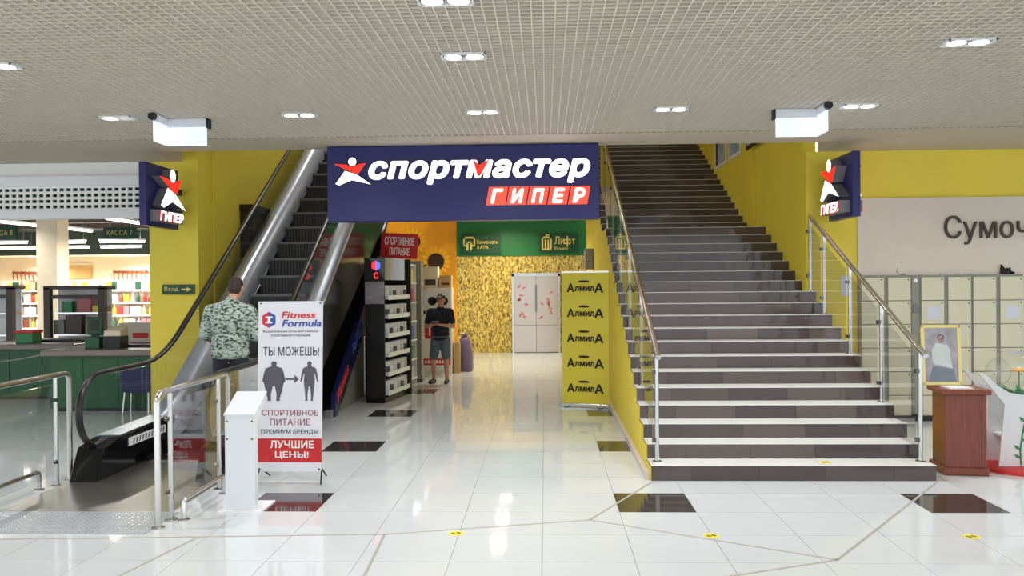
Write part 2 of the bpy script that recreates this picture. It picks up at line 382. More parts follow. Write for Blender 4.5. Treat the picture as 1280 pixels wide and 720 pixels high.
for sg_ in (-1, 1):
    c0 = Vector((fx+sg_*.045*W, -.03, .56*H)); n_ = 14
    rg = [(math.cos(2*math.pi*q/n_), math.sin(2*math.pi*q/n_)) for q in range(n_)]
    for q in range(n_):
        (a1, a2), (b1, b2) = rg[q], rg[(q+1) % n_]; ro, ri = (.05*W, .14*H), (.026*W, .08*H)
        b.prism([c0+Vector((a1*ro[0], 0, a2*ro[1])), c0+Vector((b1*ro[0], 0, b2*ro[1])), c0+Vector((b1*ri[0], 0, b2*ri[1])), c0+Vector((a1*ri[0], 0, a2*ri[1]))], (0, -.005, 0))
b.build('lettering', 'gold_letter', t)
text('т', 'gold_letter', t, (.835*W, -.03, .42*H), X1v, Z1v, .085*W, .28*H, .004, bold=.015)
text('Elevator', 'gold_letter', t, (.39*W, -.03, .13*H), X1v, Z1v, .36*W, .17*H, .004)

# ================================================================== lamps
_lg = {}
def light(parent, loc, e, size, col=(1, .985, .965), spread=150, rect=None):
    key = (e, size, col, spread, rect)
    if key not in _lg:
        l = bpy.data.lights.new('lamp_light', 'AREA'); l.energy = e; l.color = col; l.spread = math.radians(spread)
        if rect: l.shape = 'RECTANGLE'; l.size, l.size_y = rect
        else: l.shape = 'DISK'; l.size = size
        _lg[key] = l
    o = bpy.data.objects.new('lamp_light', _lg[key]); C.objects.link(o); o.parent = parent; o.location = loc
    return o
def downlight(x, y, z, lab, lit=(1, 1), e=None, group=None, col=(1, .985, .965)):
    t = T('ceiling_downlight', lab, 'ceiling lamp', (x, y, z), 0, group)
    W, D = .165, .085
    B().box(-W, W, -D, -D+.012, -.012, .006).box(-W, W, D-.012, D, -.012, .006).box(-W, -W+.012, -D, D, -.012, .006).box(W-.012, W, -D, D, -.012, .006).build('frame', 'white', t)
    B().box(-W+.01, W-.01, -D+.01, D-.01, .004, .012).build('tray', 'steel', t)
    for s, on in zip((-1, 1), lit):
        r = B().lathe([(.074, -.010), (.074, .004), (.064, .004), (.064, -.010)], (s*.078, 0, 0), 20).build('lamp_ring', 'chrome', t)
        B().disc((s*.078, 0, -.006), .063, (0, 0, -1), .005).build('lamp_face', 'lamp' if on else 'white_gloss', r)
        if on: light(t, (s*.078, 0, -.03), e or LAMP_W, .12, col)
    return t
for x, lab, lit in ((-4.19, 'twin ceiling downlight with only its left lamp lit, beside the left hanging light box', (1, 0)), (-2.385, 'twin ceiling downlight above the white exercise banner', (1, 1)),
                    (-.593, 'twin ceiling downlight above the middle of the big navy sign', (1, 1)), (1.219, 'twin ceiling downlight above the left stair rail', (1, 1)),
                    (3.0, 'twin ceiling downlight to the right of the right hanging light box', (1, 1))):
    downlight(x, 8.23, ZC, lab, lit)
downlight(-.58, 6.2, ZC, 'ceiling downlight second from top of photo in the centre row')
downlight(-.57, 4.97, ZC, 'ceiling downlight cut by the top edge of the photo')
downlight(2.964, 6.08, ZC, 'ceiling downlight at upper right near the photo edge')
downlight(-4.1, 6.23, ZC, 'ceiling downlight cut by the left edge of the photo')
for y in (2.9, .9, -1.2, -3.6):
    for x in ((-4.1, 3.0) if y > 2 else (-6.6, -4.2, -2.4, -.6, 1.2, 3.0, 5.4)):
        downlight(x, y, ZC, 'ceiling downlight of the hall behind the viewer', group='downlights behind the viewer')
for x in (5.2, 7.4): downlight(x, 8.6, ZC, 'ceiling downlight of the hall to the right of the lockers', group='downlights at the right of the hall')
for x in (-6.4, -8.4): downlight(x, 8.4, ZC, 'ceiling downlight of the hall in front of the supermarket', group='downlights at the left of the hall')
for y in (17.2, 19.0, 20.8):
    downlight(-1.0, y, 3.5, 'warm ceiling downlight in the passage behind the big sign', e=13, group='passage downlights', col=(1, .86, .62))
for y in (13, 16.5):
    downlight(-3.7, y+1, 7.6, 'added unseen fill lamp high over the escalator', e=14, group='added escalator fill lamps')  # added out of view to brighten the yellow wall by the escalator
    downlight(-.6, y, 7.6, 'added unseen fill lamp high over the stairwell', e=2.5, group='added stairwell fill lamps')  # weak fill added out of view for the upper stairs
# hanging light boxes
def lightbox(x0, x1, y0, side, lab):
    t = T('hanging_light_box', lab, 'light box', ((x0+x1)/2, y0, ZC))
    w2 = (x1-x0)/2; zb = -.265; e = side*w2
    B().box(-w2, w2, -.02, .05, -.085, 0).build('lamp_housing', 'white', t)
    B().box(-w2+.015, w2-.015, -.008, .004, zb, -.085).build('front_face', 'sign_lit', t)
    sh = B().box(min(e, e-side*.03), max(e, e-side*.03), -.30, -.02, -.07, 0).build('side_housing', 'white', t)
    B().box(min(e-side*.01, e-side*.02), max(e-side*.01, e-side*.02), -.30, -.02, zb, -.07).build('side_face', 'sign_lit', t)
    for xx in (-w2, w2): B().box(xx-.01, xx+.01, -.03, .055, -.095, .0).build('end_bracket', 'black', t)
    B().tube([(e-side*.015, -.34, -.03), (e-side*.015, -.30, -.03)], .038, 14).build('end_cap', 'black', t, smooth=True)
lightbox(-3.77, -3.34, 8.36, -1, 'pale blue lit box hanging from ceiling above the escalator')
lightbox(2.23, 2.66, 8.36, 1, 'pale blue lit box hanging from ceiling above the staircase')

# ================================================================== staircase
SX0, SX1, SX2, SX3, SR, ST, SY = .9466, 3.4789, 3.3896, 3.3436, .1387, .3042, 7.738
stair = T('staircase', 'wide staircase with dark polished risers and pale treads between yellow walls', 'staircase', (2.2, SY, 0))
def sy(n): return SY+(n-1)*ST+(.708 if n >= 20 else 0)
NST = 36
for n in range(1, NST+1):
    x1 = SX1 if n <= 12 else SX2 if n <= 19 else SX3
    y0, y1 = sy(n), sy(n+1); z = n*SR
    st = B().box(SX0+.004, x1-.004, y0+.012, y1+.03, z-SR-.02, z-.006).build('step', 'riser_c', stair, world=True)
    B().box(SX0-.002, x1+.002, y0-.001, y1+.012, z-.006, z).build('tread', 'tread', st, world=True)
    k = 4; wdt = (x1-SX0)/k; off = 0
    xs = [SX0]+[SX0+.36+.6*j+(.0 if n % 2 else .0) for j in range(4) if SX0+.36+.6*j < x1-.15]+[x1]
    for a, c in zip(xs, xs[1:]):
        B().box(a+.0012, c-.0012, y0, y0+.012, z-SR, z-.006).build('riser_tile', random.choice(('riser_a', 'riser_a', 'riser_b', 'riser_c')), st, world=True)
def flank(x, n0, n1, name, thick):
    pts = [(x, sy(n0), (n0-1)*SR if n0 > 1 else 0)]
    for n in range(n0, n1+1):
        pts += [(x, sy(n)+.013, n*SR-.021), (x, sy(n+1)+.013, n*SR-.021)]
    pts[0] = (x, sy(n0)+.013, 0); pts.append((x, sy(n1+1), 0))
    B().prism(pts, (thick, 0, 0)).build(name, 'yellow', stair, world=True)
flank(SX0-.010, 1, NST, 'flank_wall', .012)
flank(SX1-.004, 1, 12, 'flank_wall', .008)
B().box(3.18, 3.39, sy(20)-.06, sy(20), 19*SR, 19*SR+.07).build('landing_skirting', 'beige', stair, world=True)
B().box(SX0-.05, SX0-.012, 7.78, 21.9, 0, .07).build('skirting', 'beige', stair, world=True)
# rails on the stair
def stair_rail(x, y_a, y_b, posts, lab, out):
    t = T('stair_railing', lab, 'railing', (x, y_a, SR))
    base = 1.19; f = lambda y: base+.4571*(y-7.95)
    B().tube([(x, y_a-.12, f(y_a-.12)), (x, y_b, f(y_b))], .027, 14).build('handrail', 'chrome', t, world=True, smooth=True)
    for i, (y, zb) in enumerate(posts):
        p = B().tube([(x, y, zb), (x, y, f(y)-.02)], .0205, 12).build('post', 'steel', t, world=True, smooth=True)
        B().lathe([(.045, 0), (.045, .008), (.03, .014)], (x, y, zb), 16).build('base_flange', 'steel', p, world=True, smooth=True)
        for z in (zb+.2, f(y)-.2):
            B().box(x-.045, x-.015, y-.022, y+.022, z-.018, z+.018).build('glass_clamp', 'dark_steel', p, world=True)
    for (ya, za), (yb, zb) in zip(posts, posts[1:]):
        a, c = ya+.05, yb-.05
        B().prism([(x-.03*out, a, f(a)-.95), (x-.03*out, c, f(c)-.95), (x-.03*out, c, f(c)-.08), (x-.03*out, a, f(a)-.08)], (.008, 0, 0)).build('glass_panel', 'glass', t, world=True)
def pz(y):
    n = 1
    while sy(n+1) <= y: n += 1
    return n*SR
stair_rail(3.41, 7.9, 11.18, [(y, pz(y)) for y in (7.9, 8.79, 9.68, 10.56, 11.1)], 'chrome and glass railing on the right side of the stairs', 1)
stair_rail(1.02, 7.9, 15.4, [(y, pz(y)) for y in (7.9, 9.13, 10.36, 11.59, 12.8)]+[(14.0, pz(14.0)), (15.2, pz(15.2))], 'chrome and glass railing on the left side of the stairs', 1)
# pictures on the stair wall
for k, (ya, yb, px, py, m, lab) in enumerate(((15.75, 16.75, 902, 208, 'print_violet', 'lowest hung of the posters, farthest up the stair wall'), (14.6, 15.5, 920, 196, 'print_blue', 'light blue poster in the middle on the stair wall'), (13.3, 14.2, 940, 184, 'print_violet', 'poster nearest the viewer high on the stair wall'))):
    z0 = at(px, py, X=3.34).z
    t = T('wall_poster', lab, 'poster', (3.342, (ya+yb)/2, z0))
    h = (yb-ya)/2
    B().box(-.02, 0, -h, h, 0, 1.3).build('frame', 'black' if k == 2 else 'white', t)
    B().box(-.024, -.02, -h+.06, h-.06, .06, 1.24).build('print', m, t)
    if k == 0: B().box(-.026, -.02, h-.3, h-.14, .06, 1.24).build('dark_band', 'navy', t)

# ================================================================== escalator
def hr(y):
    if y < 8.8: return .98
    if y < 9.77: return .98+.645*(y-8.8)**2/(2*.97)
    return 1.293+.645*(y-9.77)
YE = 16.8
def ysamp(a, b):
    return sorted({a, b}|{y for y in [8.8+.1*k for k in range(11)] if a < y < b})
esc = T('escalator', 'black and steel escalator with glass balustrades climbing to the upper floor', 'escalator', (-3.66, 7.6, 0))
XL, XR = -4.25, -3.08
for x, s in ((XL, 1), (XR, -1)):      # s points to the inside
    path = [(x, 8.2, .34), (x, 7.98, .325)]
    for k in range(13):
        a = math.radians(-100-160*k/12); path.append((x, 7.92+.345*math.cos(a), .635+.345*math.sin(a)))
    path += [(x, y, hr(y)) for y in ysamp(8.0, YE)]
    B().tube(path, .036, 12, rb=.022).build('handrail', 'rubber', esc, world=True, smooth=True)
    pts = [(x-.005, 8.1, .34), (x-.005, 7.9, .34)]+[(x-.005, 7.92+.31*math.cos(math.radians(-100-160*k/12)), .635+.31*math.sin(math.radians(-100-160*k/12))) for k in range(13)]
    up = [(y, hr(y)-.03) for y in ysamp(8.1, YE)]; b = B()
    b.prism(pts+[(x-.005, 8.1, hr(8.1)-.03)], (.01, 0, 0))
    ys = ysamp(8.1, YE)
    for ya, yb in zip(ys, ys[1:]):
        b.prism([(x-.005, ya, hr(ya)-.64), (x-.005, yb, hr(yb)-.64), (x-.005, yb, hr(yb)-.03), (x-.005, ya, hr(ya)-.03)], (.01, 0, 0))
    b.build('glass_panel', 'glass', esc, world=True)
    # deck on both sides of the glass
    dk = B().loft([(x-.13*s, -.70), (x-.12*s, -.655), (x-.02*s, -.63), (x+.02*s, -.63), (x+.07*s, -.655), (x+.19*s, -.88), (x+.19*s, -.98)], ysamp(9.1, YE), hr).build('deck', 'deck_steel', esc, world=True, smooth=True)
    B().loft([(x+.188*s, -.9), (x+.2*s, -.9), (x+.2*s, -1.1), (x+.188*s, -1.1)], ysamp(8.5, YE), hr, True).build('skirt', 'black_gloss', esc, world=True)
    # newel foot
    B().prism([(x-.13, 7.62, 0), (x-.13, 7.70, .16), (x-.13, 7.78, .30), (x-.13, 8.05, .345), (x-.13, 9.3, .37), (x-.13, 9.3, -.0)], (.26, 0, 0)).build('newel_base', 'black_gloss', esc, world=True, bevel=.012)
    B().prism([(x-.11, 8.1, .352), (x+.11, 8.1, .352), (x+.11, 9.3, .376), (x-.11, 9.3, .376)], (0, 0, .008)).build('deck_cap', 'deck_steel', esc, world=True)
    B().prism([(x+.135*s, 8.1, .14), (x+.135*s, 8.1, .30), (x+.135*s, 9.0, .32), (x+.135*s, 9.0, .14)], (.01*s, 0, 0)).build('skirt_panel', 'black_gloss', esc, world=True)
lb = B().box(XL+.147, XL+.155, 8.2, 9.0, .23, .31).build('notice_strip', 'white', esc, world=True)
b = B()
for k in range(11): b.prism([(XL+.156, 8.27+.065*k, .245), (XL+.156, 8.29+.065*k, .245), (XL+.156, 8.31+.065*k, .295), (XL+.156, 8.29+.065*k, .295)], (.002, 0, 0))
b.build('notice_marks', 'dark_print', lb, world=True)
# steps
for k in range(19):
    y = 8.75+.4*k; z = max(.0, hr(y+.3)-.98+.02)
    if k == 0: z = .012
    st = B().box(XL+.2, XR-.2, y, y+.42, z-.26, z).build('step', 'step_black', esc, world=True)
    b = B()
    for j in range(16):
        x = XL+.215+j*.0475; b.box(x, x+.022, y-.008, y, z-.24, z)
    b.build('riser_cleats', 'black', st, world=True)
    B().box(XL+.2, XR-.2, y-.012, y+.03, z-.03, z+.003).build('step_edge', 'step_edge', st, world=True)
B().box(-4.40, -2.98, 6.63, 8.75, -.003, .008).build('landing_plate', 'steel_brushed', esc, world=True)
cp = B().box(XL+.2, XR-.2, 8.55, 8.8, .008, .02).build('comb_plate', 'steel', esc, world=True)
# outer cladding toward the passage
ys = ysamp(9.0, YE); b = B()
for a, c in zip(ys, ys[1:]):
    za, zc = max(0, hr(a)-2.3), max(0, hr(c)-2.3)
    b.prism([(-2.95, a, za), (-2.95, c, zc), (-2.95, c, hr(c)-.70), (-2.95, a, hr(a)-.70)], (-.02, 0, 0))
b.build('side_cladding', 'dark_steel', esc, world=True)
b = B().prism([(-4.35, 12.0, 0.0), (-2.97, 12.0, 0), (-2.97, YE, hr(YE)-2.3), (-4.35, YE, hr(YE)-2.3)], (0, 0, .02)); b.build('soffit', 'dark_steel', esc, world=True)
# slanting advertising strip under the cladding
ss = T('slanted_advert_strip', 'slanting blue advertising strip with red lettering along the escalator underside', 'sign', (-2.92, 11.4, 0))
zs = lambda y: .3+.62*(y-11.8)
ys_ = [11.45, 15.2]
B().prism([(-2.92, 11.45, zs(11.45)-.13), (-2.92, 15.2, zs(15.2)-.16), (-2.92, 15.2, zs(15.2)+.2), (-2.92, 11.45, zs(11.45)+.22)], (.06, 0, 0)).build('board', 'strip_blue', ss, world=True)
B().prism([(-2.925, 11.44, zs(11.44)-.17), (-2.925, 15.2, zs(15.2)-.2), (-2.925, 15.2, zs(15.2)-.16), (-2.925, 11.44, zs(11.44)-.13)], (.07, 0, 0)).build('lower_edge', 'steel', ss, world=True)
dv = Vector((0, 1, .62)).normalized(); uv = Vector((0, -.62, 1)).normalized()
for y0, s, m in ((11.6, 'Fitness', 'red_print'), (12.55, 'Formula', 'blue_print'), (13.5, 'Fitness', 'red_print'), (14.35, 'Formula', 'blue_print')):
    text(s, m, ss, Vector((-2.86, y0, zs(y0)-.02)), dv, uv, .75, .16, .006, bold=.02, shear=.2, world=True)
B().prism([(-2.94, 11.5, 0), (-2.94, 15.2, 0), (-2.94, 15.2, zs(15.2)-.2), (-2.94, 11.5, zs(11.5)-.17)], (.02, 0, 0)).build('under_panel', 'locker_frame', ss, world=True)
B().box(-2.96, -2.88, 11.3, 11.5, 0, .12).build('foot', 'steel', ss, world=True)
# ================================================================== railings at the escalator foot
def railing(x, ya, yb, lab, s, gx):
    t = T('guard_railing', lab, 'railing', (x, ya, 0))
    h = 1.0; r = .024
    pts = [(x, ya, 0), (x, ya, h-.07)]+[(x, ya+.07-.07*math.cos(a), h-.07+.07*math.sin(a)) for a in (.5, 1.0, 1.57)]
    pts += [(x, yb-.07+.07*math.sin(a), h-.07+.07*math.cos(a)) for a in (0, .5, 1.0)]+[(x, yb, h-.07), (x, yb, 0)]
    B().tube(pts, r, 14).build('rail_hoop', 'steel', t, world=True, smooth=True)
    for y in (ya+.22, yb-.22):
        p = B().tube([(x, y, 0), (x, y, h-.02)], .019, 12).build('post', 'steel', t, world=True, smooth=True)
        for z in (.22, .78): B().tube([(x, y-.03, z), (x+.03*s, y-.03, z)], .016, 10).build('glass_clamp', 'dark_steel', p, world=True, smooth=True)
    for y in (ya, ya+.22, yb-.22, yb): B().lathe([(.05, 0), (.05, .008), (.03, .016)], (x, y, 0), 16).build('base_flange', 'steel', t, world=True, smooth=True)
    B().box(x-.004, x+.004, ya+.25, yb-.25, .10, .92).build('glass_panel', 'glass', t, world=True)
    g = T('floor_bumper_rail', lab.replace('hoop railing', 'low bumper rail'), 'rail', (gx, ya+.22, 0))
    z = .16
    pts = [(gx, ya+.22, .002), (gx, ya+.22, z-.03), (gx, ya+.23, z-.008), (gx, ya+.25, z), (gx, yb-.4, z), (gx, yb-.38, z-.008), (gx, yb-.37, z-.03), (gx, yb-.37, .002)]
    B().tube(pts, .02, 12).build('rail', 'steel', g, world=True, smooth=True)
    for y in (ya+.22, yb-.37): B().lathe([(.045, 0), (.045, .008), (.025, .014)], (gx, y, 0), 14).build('base_flange', 'steel', g, world=True, smooth=True)
railing(-2.89, 6.21, 7.62, 'chrome hoop railing with glass on the right of the escalator foot', -1, -2.79)
railing(-4.43, 6.21, 7.74, 'chrome hoop railing with glass on the left of the escalator foot', 1, -4.50)
pl = B().box(-4.45, -2.92, 6.05, 6.63, .0005, .007).build('tread_plate', 'plate'); tag(pl, 'diamond-patterned steel ramp plate before the escalator', 'floor plate')
b = B()
for i in range(30):
    for j in range(11):
        x, y = -4.42+i*.05, 6.08+j*.05; d = (.014, .005) if (i+j) % 2 else (.005, .014)
        b.prism([(x-d[0], y, .007), (x, y-d[1], .007), (x+d[0], y, .007), (x, y+d[1], .007)], (0, 0, .0015))
o = b.build('diamond_studs', 'steel', pl); o['kind'] = 'stuff'

# ================================================================== shop signs
def logo(t, sx, sz, o, u, n, depth, side='letter_side'):
    """running figure: head, red arms, white legs; o = lower-left, box sx x sz, u along, n outward"""
    o = Vector(o); u = Vector(u); n = Vector(n)
    P = lambda a, c: o+u*(a*sx)+Z1v*(c*sz)
    def part(name, pts, m):
        q = B().prism(pts, n*depth).build(name, side, t)
        B().prism([p+n*depth for p in pts], n*.004).build('lit_face', m, q)
    hc = P(.50, .86); r = .105*sx
    part('logo_head', [hc+u*r*math.cos(2*math.pi*k/20)+Z1v*r*1.05*math.sin(2*math.pi*k/20) for k in range(20)], 'letter_glow')
    part('logo_arms', [P(0, .78), P(.30, .76), P(.5, .66), P(.66, .76), P(.86, .80), P(.66, .42), P(.56, .42)], 'red_glow')
    part('logo_legs', [P(.30, .52), P(.62, .38), P(1.0, .02), P(.48, .19), P(.14, 0), P(.04, .05)], 'letter_glow')
sg = T('shop_sign', 'big navy sign with glowing white letters over the passage', 'sign', (-2.61, 10.15, 2.555))
SW, SH = 3.258, .90
B().box(0, SW, 0, .2, 0, SH).build('board', 'navy', sg, bevel=.01)
px = SW/339.0
def P(x, y): return Vector(((x-410)*px, 0, SH-(y-180)*px*SH/(97*px)+(0)))
sc_ = SH/97.0
logo(sg, 46*px, 35*sc_, (10*px, 0, SH-(232-181.5)*sc_), X1v, (0, -1, 0), .05)
tw_ = text('спортмастер', 'letter_glow', sg, (53*px, 0, SH-(231-180)*sc_), X1v, Z1v, 275*px, 31*sc_, .05, bold=.045, shear=.22, side='white', spacing=1.06)
vx = lambda a, c: Vector(((a-410)*px, -.052, SH-(c-180)*sc_))
B().prism([vx(593, 199), vx(601, 207), vx(614, 200), vx(602, 221), vx(599, 221)], (0, -.012, 0)).build('red_tick', 'red_glow', sg)
for k in range(5):
    x0 = 609+25.4*k; z0, z1 = 258, 235
    pts = [vx(x0, z0), vx(x0+23.5, z0), vx(x0+27.5, z1), vx(x0+4, z1)]
    bx = B().prism([p+Vector((0, .052, 0)) for p in pts], (0, -.03, 0)).build('letter_box', 'red_box_glow', sg)
    text('ГИПЕР'[k], 'letter_glow', bx, vx(x0+5.5, 256)+Vector((0, .022, 0)), X1v, Z1v, 16*px, 18.5*sc_, .006, bold=.04, shear=.2)
def side_sign(x, y0, y1, z0, z1, s, lab, faces, yw):
    """projecting board; s=+1 faces +X"""
    t = T('projecting_sign', lab, 'sign', (x, y0, z0))
    W, H = y1-y0, z1-z0
    B().box(-.045, .045, 0, W, 0, H).build('board', 'navy', t, bevel=.006)
    B().box(-.02, .02, W, yw-y0, H*.3, H*.4).box(-.02, .02, W, yw-y0, H*.6, H*.7).build('bracket', 'navy_dark', t)
    for f, dp in faces:
        n = Vector((f, 0, 0)); u = Vector((0, f, 0)); o = Vector((f*.045, .13 if f > 0 else W-.07, .235))
        logo(t, W*.80, H*.63, o, u, n, dp)
        bx = B().box(min(f*.045, f*(.04+dp)), max(f*.045, f*(.04+dp)), .10, W-.10, .06, .20).build('letter_block', 'letter_side', t)
        text('ГИПЕР', 'letter_glow', bx, Vector((f*(.04+dp), .12 if f > 0 else W-.12, .07)), u, Z1v, W-.24, .12, .012, bold=.04, shear=.15, side='red_glow')
side_sign(-4.86, 10.12, 11.03, 2.535, 3.31, 1, 'navy projecting sign with glowing runner on the left yellow pillar', ((1, .11),), 11.2)
side_sign(3.66, 10.14, 11.0, 2.55, 3.32, -1, 'navy projecting sign with glowing runner beside the right wall', ((-1, .13), (1, .06)), 11.12)
e = T('entrance_sign', 'small dark green arrow sign on the yellow pillar', 'sign', (-5.11, 11.19, 1.687))
B().box(0, .435, -.02, 0, 0, .13).build('board', 'green_dark', e)
text('Вход', 'gold_letter', e, (.03, -.02, .035), X1v, Z1v, .19, .065, .003)
B().prism([(.26, -.021, .055), (.33, -.021, .055), (.33, -.021, .035), (.40, -.021, .065), (.33, -.021, .095), (.33, -.021, .075), (.26, -.021, .075)], (0, -.003, 0)).build('arrow', 'gold_letter', e)
o = text('Сумоч', 'brown_letter', None, at(1180, 306, Y=11.1), X1v, Z1v, at(1285, 300, Y=11.1).x-at(1180, 300, Y=11.1).x, .37, .03, name='fascia_lettering')
tag(o, 'large brown letters mounted on the beige fascia', 'lettering')
# ================================================================== exercise banner and kiosk
bn = T('banner_stand', 'white standing banner with body silhouettes and red price panel', 'banner', (-2.34, 7.68, 0), -.02)
BW, BH, BZ = .60, 1.555, .095
lean = Vector((0, .02, 1)).normalized()
def bp(u, v, d=0): return Vector((-BW/2+u*BW+(1-v)*.02-.01, -.006-d, BZ))+lean*((1-v)*BH)
B().prism([bp(0, 1), bp(1, 1), bp(1, 0), bp(0, 0)], (0, .006, 0)).build('sheet', 'banner_white', bn)
rb = B().prism([bp(0, .945, .001), bp(1, .945, .001), bp(1, .805, .001), bp(0, .805, .001)], (0, .001, 0)).build('red_panel', 'red', bn)
B().prism([bp(0, .945, .002), bp(.16, .945, .002), bp(.25, .875, .002)], (0, .001, 0)).build('panel_ray', 'red_print', rb); B().prism([bp(.84, .945, .002), bp(1, .945, .002), bp(.75, .86, .002)], (0, .001, 0)).build('panel_ray', 'red_print', rb)
def bt(s, m, u0, u1, v0, v1, **k):
    return text(s, m, bn, bp(u0, v1, .001), X1v, lean, (u1-u0)*BW, (v1-v0)*BH, .002, **k)
bt('Fitness', 'red_print', .36, .89, .06, .10, bold=.02, shear=.2)
bt('Formula', 'blue_print', .37, .98, .108, .15, bold=.02, shear=.2)
bt('ФЕДЕРАЛЬНАЯ СЕТЬ МАГАЗИНОВ', 'dark_print', .07, .93, .172, .184); bt('СПОРТИВНОГО ПИТАНИЯ', 'dark_print', .2, .81, .195, .207)
bt('ТЫ МОЖЕШЬ!', 'dark_print', .08, .95, .268, .32); bt('СПОРТИВНОЕ', 'maroon_print', .07, .94, .637, .672); bt('ПИТАНИЕ', 'maroon_print', .2, .82, .69, .728)
bt('ПРЕМИУМ БРЕНДЫ', 'dark_print', .06, .94, .752, .782); bt('ЛУЧШИЕ', 'white_print', .2, .88, .817, .862, bold=.02); bt('ЦЕНЫ!', 'white_print', .28, .8, .88, .925, bold=.02)
def hexa(c, r, half):
    pts = []
    for k in range(7): pts.append((math.sin(math.pi*k/3), math.cos(math.pi*k/3)))
    pts = pts[:4] if half > 0 else pts[3:7]
    return [bp(c[0]+a*r/BW*.95, c[1]-q*r/BH, .001) for a, q in pts]
B().prism(hexa((.165, .108), .075, -1), (0, -.001, 0)).build('hexagon_half', 'red_print', bn); B().prism(hexa((.165, .108), .075, 1), (0, -.001, 0)).build('hexagon_half', 'blue_print', bn)
b = B()
for (u0, u1, v0, v1) in ((.11, .22, .088, .097), (.145, .185, .097, .12), (.11, .22, .12, .129)): b.prism([bp(u0, v1, .002), bp(u1, v1, .002), bp(u1, v0, .002), bp(u0, v0, .002)], (0, -.001, 0))
b.build('hexagon_letter', 'white_print', bn)
def sil(cu, fat, name):
    half = [(0, 0), (.03, .005), (.04, .03), (.03, .055), (.05, .065), (.115, .085), (.14, .15), (.16, .24), (.14, .25), (.115, .2), (.1, .15)] 
    body = [(.095, .16), (.105, .22), (.10, .28), (.085, .36), (.07, .46), (.08, .475), (.03, .475), (.035, .4), (.012, .3)]
    k = 1.12 if fat else .92
    R = [(a*k, v) for a, v in half]+[((a*(1.3 if fat else .85)), v) for a, v in body]
    if not fat: R = [(a*.95, v) for a, v in R]
    pts = R+[(-a, v) for a, v in reversed(R)][:-1]
    B().prism([bp(cu+a, .352+v*.49, .001) for a, v in pts], (0, -.001, 0)).build(name, 'grey_print', bn)
sil(.25, True, 'stout_silhouette'); sil(.8, False, 'slim_silhouette')
B().prism([bp(u, v, .001) for u, v in ((.43, .452), (.57, .452), (.57, .432), (.64, .457), (.57, .482), (.57, .462), (.43, .462))], (0, -.001, 0)).build('arrow', 'grey_print', bn)
for s in (-1, 1):
    B().tube([(s*.285, .02, .12), (s*.315, -.12, .012)], .008, 8).build('foot', 'black', bn); B().tube([(s*.285, .02, .12), (s*.27, .22, .012)], .008, 8).build('foot', 'black', bn)
    B().tube([(s*.28, .02, .12), (s*.27, .05, 1.64)], .007, 8).build('pole', 'black', bn)
    for v in (.012, .985): B().disc(bp(.5+s*.46, v, .001), .009, (0, -1, 0), .003, 10).build('eyelet', 'dark_steel', bn)
k = T('kiosk_pedestal', 'slim white pedestal with sloping top beside the banner', 'pedestal', (-2.435, 6.68, 0))
B().prism([(-.12, -.02, .012), (-.12, .06, .012), (-.12, .06, .70), (-.12, .27, .88), (-.12, .27, .905), (-.12, -.02, .765)], (.24, 0, 0)).build('body', 'white_gloss', k, bevel=.004)
B().prism([(-.126, -.026, .766), (-.126, .276, .912), (-.126, .276, .922), (-.126, -.026, .776)], (.252, 0, 0)).build('sloping_top', 'white_gloss', k)
B().box(-.17, .18, -.055, .3, 0, .012).build('base_plate', 'white', k)
for x in (-.1, .1):
    for z in (.72, .58): B().disc((x, -.02, z), .008, (0, -1, 0), .004, 10).build('screw', 'dark_steel', k)
# floor stickers
for x, y, z, lab in ((-.657, 6.096, 0, 'round yellow floor sticker left of centre'), (1.158, 6.057, 0, 'round yellow floor sticker before the stairs'), (2.96, 6.058, 0, 'round yellow floor sticker at the right before the podium'), (2.541, 7.87, SR, 'yellow sticker on the lowest stair tread')):
    t = T('floor_sticker', lab, 'sticker', (x, y, z))
    B().disc((0, 0, .001), .062, (0, 0, 1), .001, 24).build('disc', 'sticker', t)
    B().disc((0, 0, .0021), .05, (0, 0, 1), .0005, 24).build('inner_disc', 'banner_yellow', t)
    for a in (-.018, .018): B().disc((a, a*.4, .0027), .011, (0, 0, 1), .0005, 12, ry=.022).build('footprint', 'black_print', t)
# ================================================================== yellow roll-up banner
al = T('rollup_banner', 'yellow roll-up banner with five black name logos by the stair wall', 'banner', (.57, 12.335, 0), math.atan2(-.25, .68))
AW, AH = .70, 1.9
B().box(-AW/2-.02, AW/2+.02, -.07, .07, .0, .055).build('base_cassette', 'steel', al, bevel=.01)
for s in (-1, 1): B().box(s*.25-.03, s*.25+.03, -.14, .14, 0, .012).build('foot', 'dark_steel', al)
B().prism([(-AW/2, -.01, .05), (AW/2, -.01, .05), (AW/2-.0, .02, .05+AH), (-AW/2, .02, .05+AH)], (0, .004, 0)).build('sheet', 'banner_yellow', al)
B().box(-AW/2-.005, AW/2+.005, .01, .035, AH+.04, AH+.065).build('top_bar', 'steel', al)
B().tube([(0, .05, .05), (0, .05, AH+.05)], .012, 8).build('pole', 'steel', al)
for j in range(5):
    z = 1.66-.363*j; d = -.012+.03*(z-.05)/AH
    L = lambda s, x0, x1, z0, z1, bo: text(s, 'black_print', al, (x0, d-.001, z0), X1v, Z1v, x1-x0, z1-z0, .003, bold=bo)
    L('А', -.275, -.165, z, z+.125, .03); L('лмил', -.16, .135, z+.012, z+.085, .03); L('А', .14, .275, z-.01, z+.125, .03)
    B().disc((-.02, d-.002, z+.155), .085, (0, -1, 0), .003, 20, ry=.016).build('swoosh', 'black_print', al)
    B().prism([(.03, d-.002, z+.12), (.13, d-.002, z+.16), (.145, d-.002, z+.185), (.1, d-.002, z+.15)], (0, -.003, 0)).build('swoosh_tail', 'gilt', al)
gbx = T('grey_wall_box', 'grey box fixed to the stair wall behind the yellow banner', 'box', (.93, 16.5, 2.0))
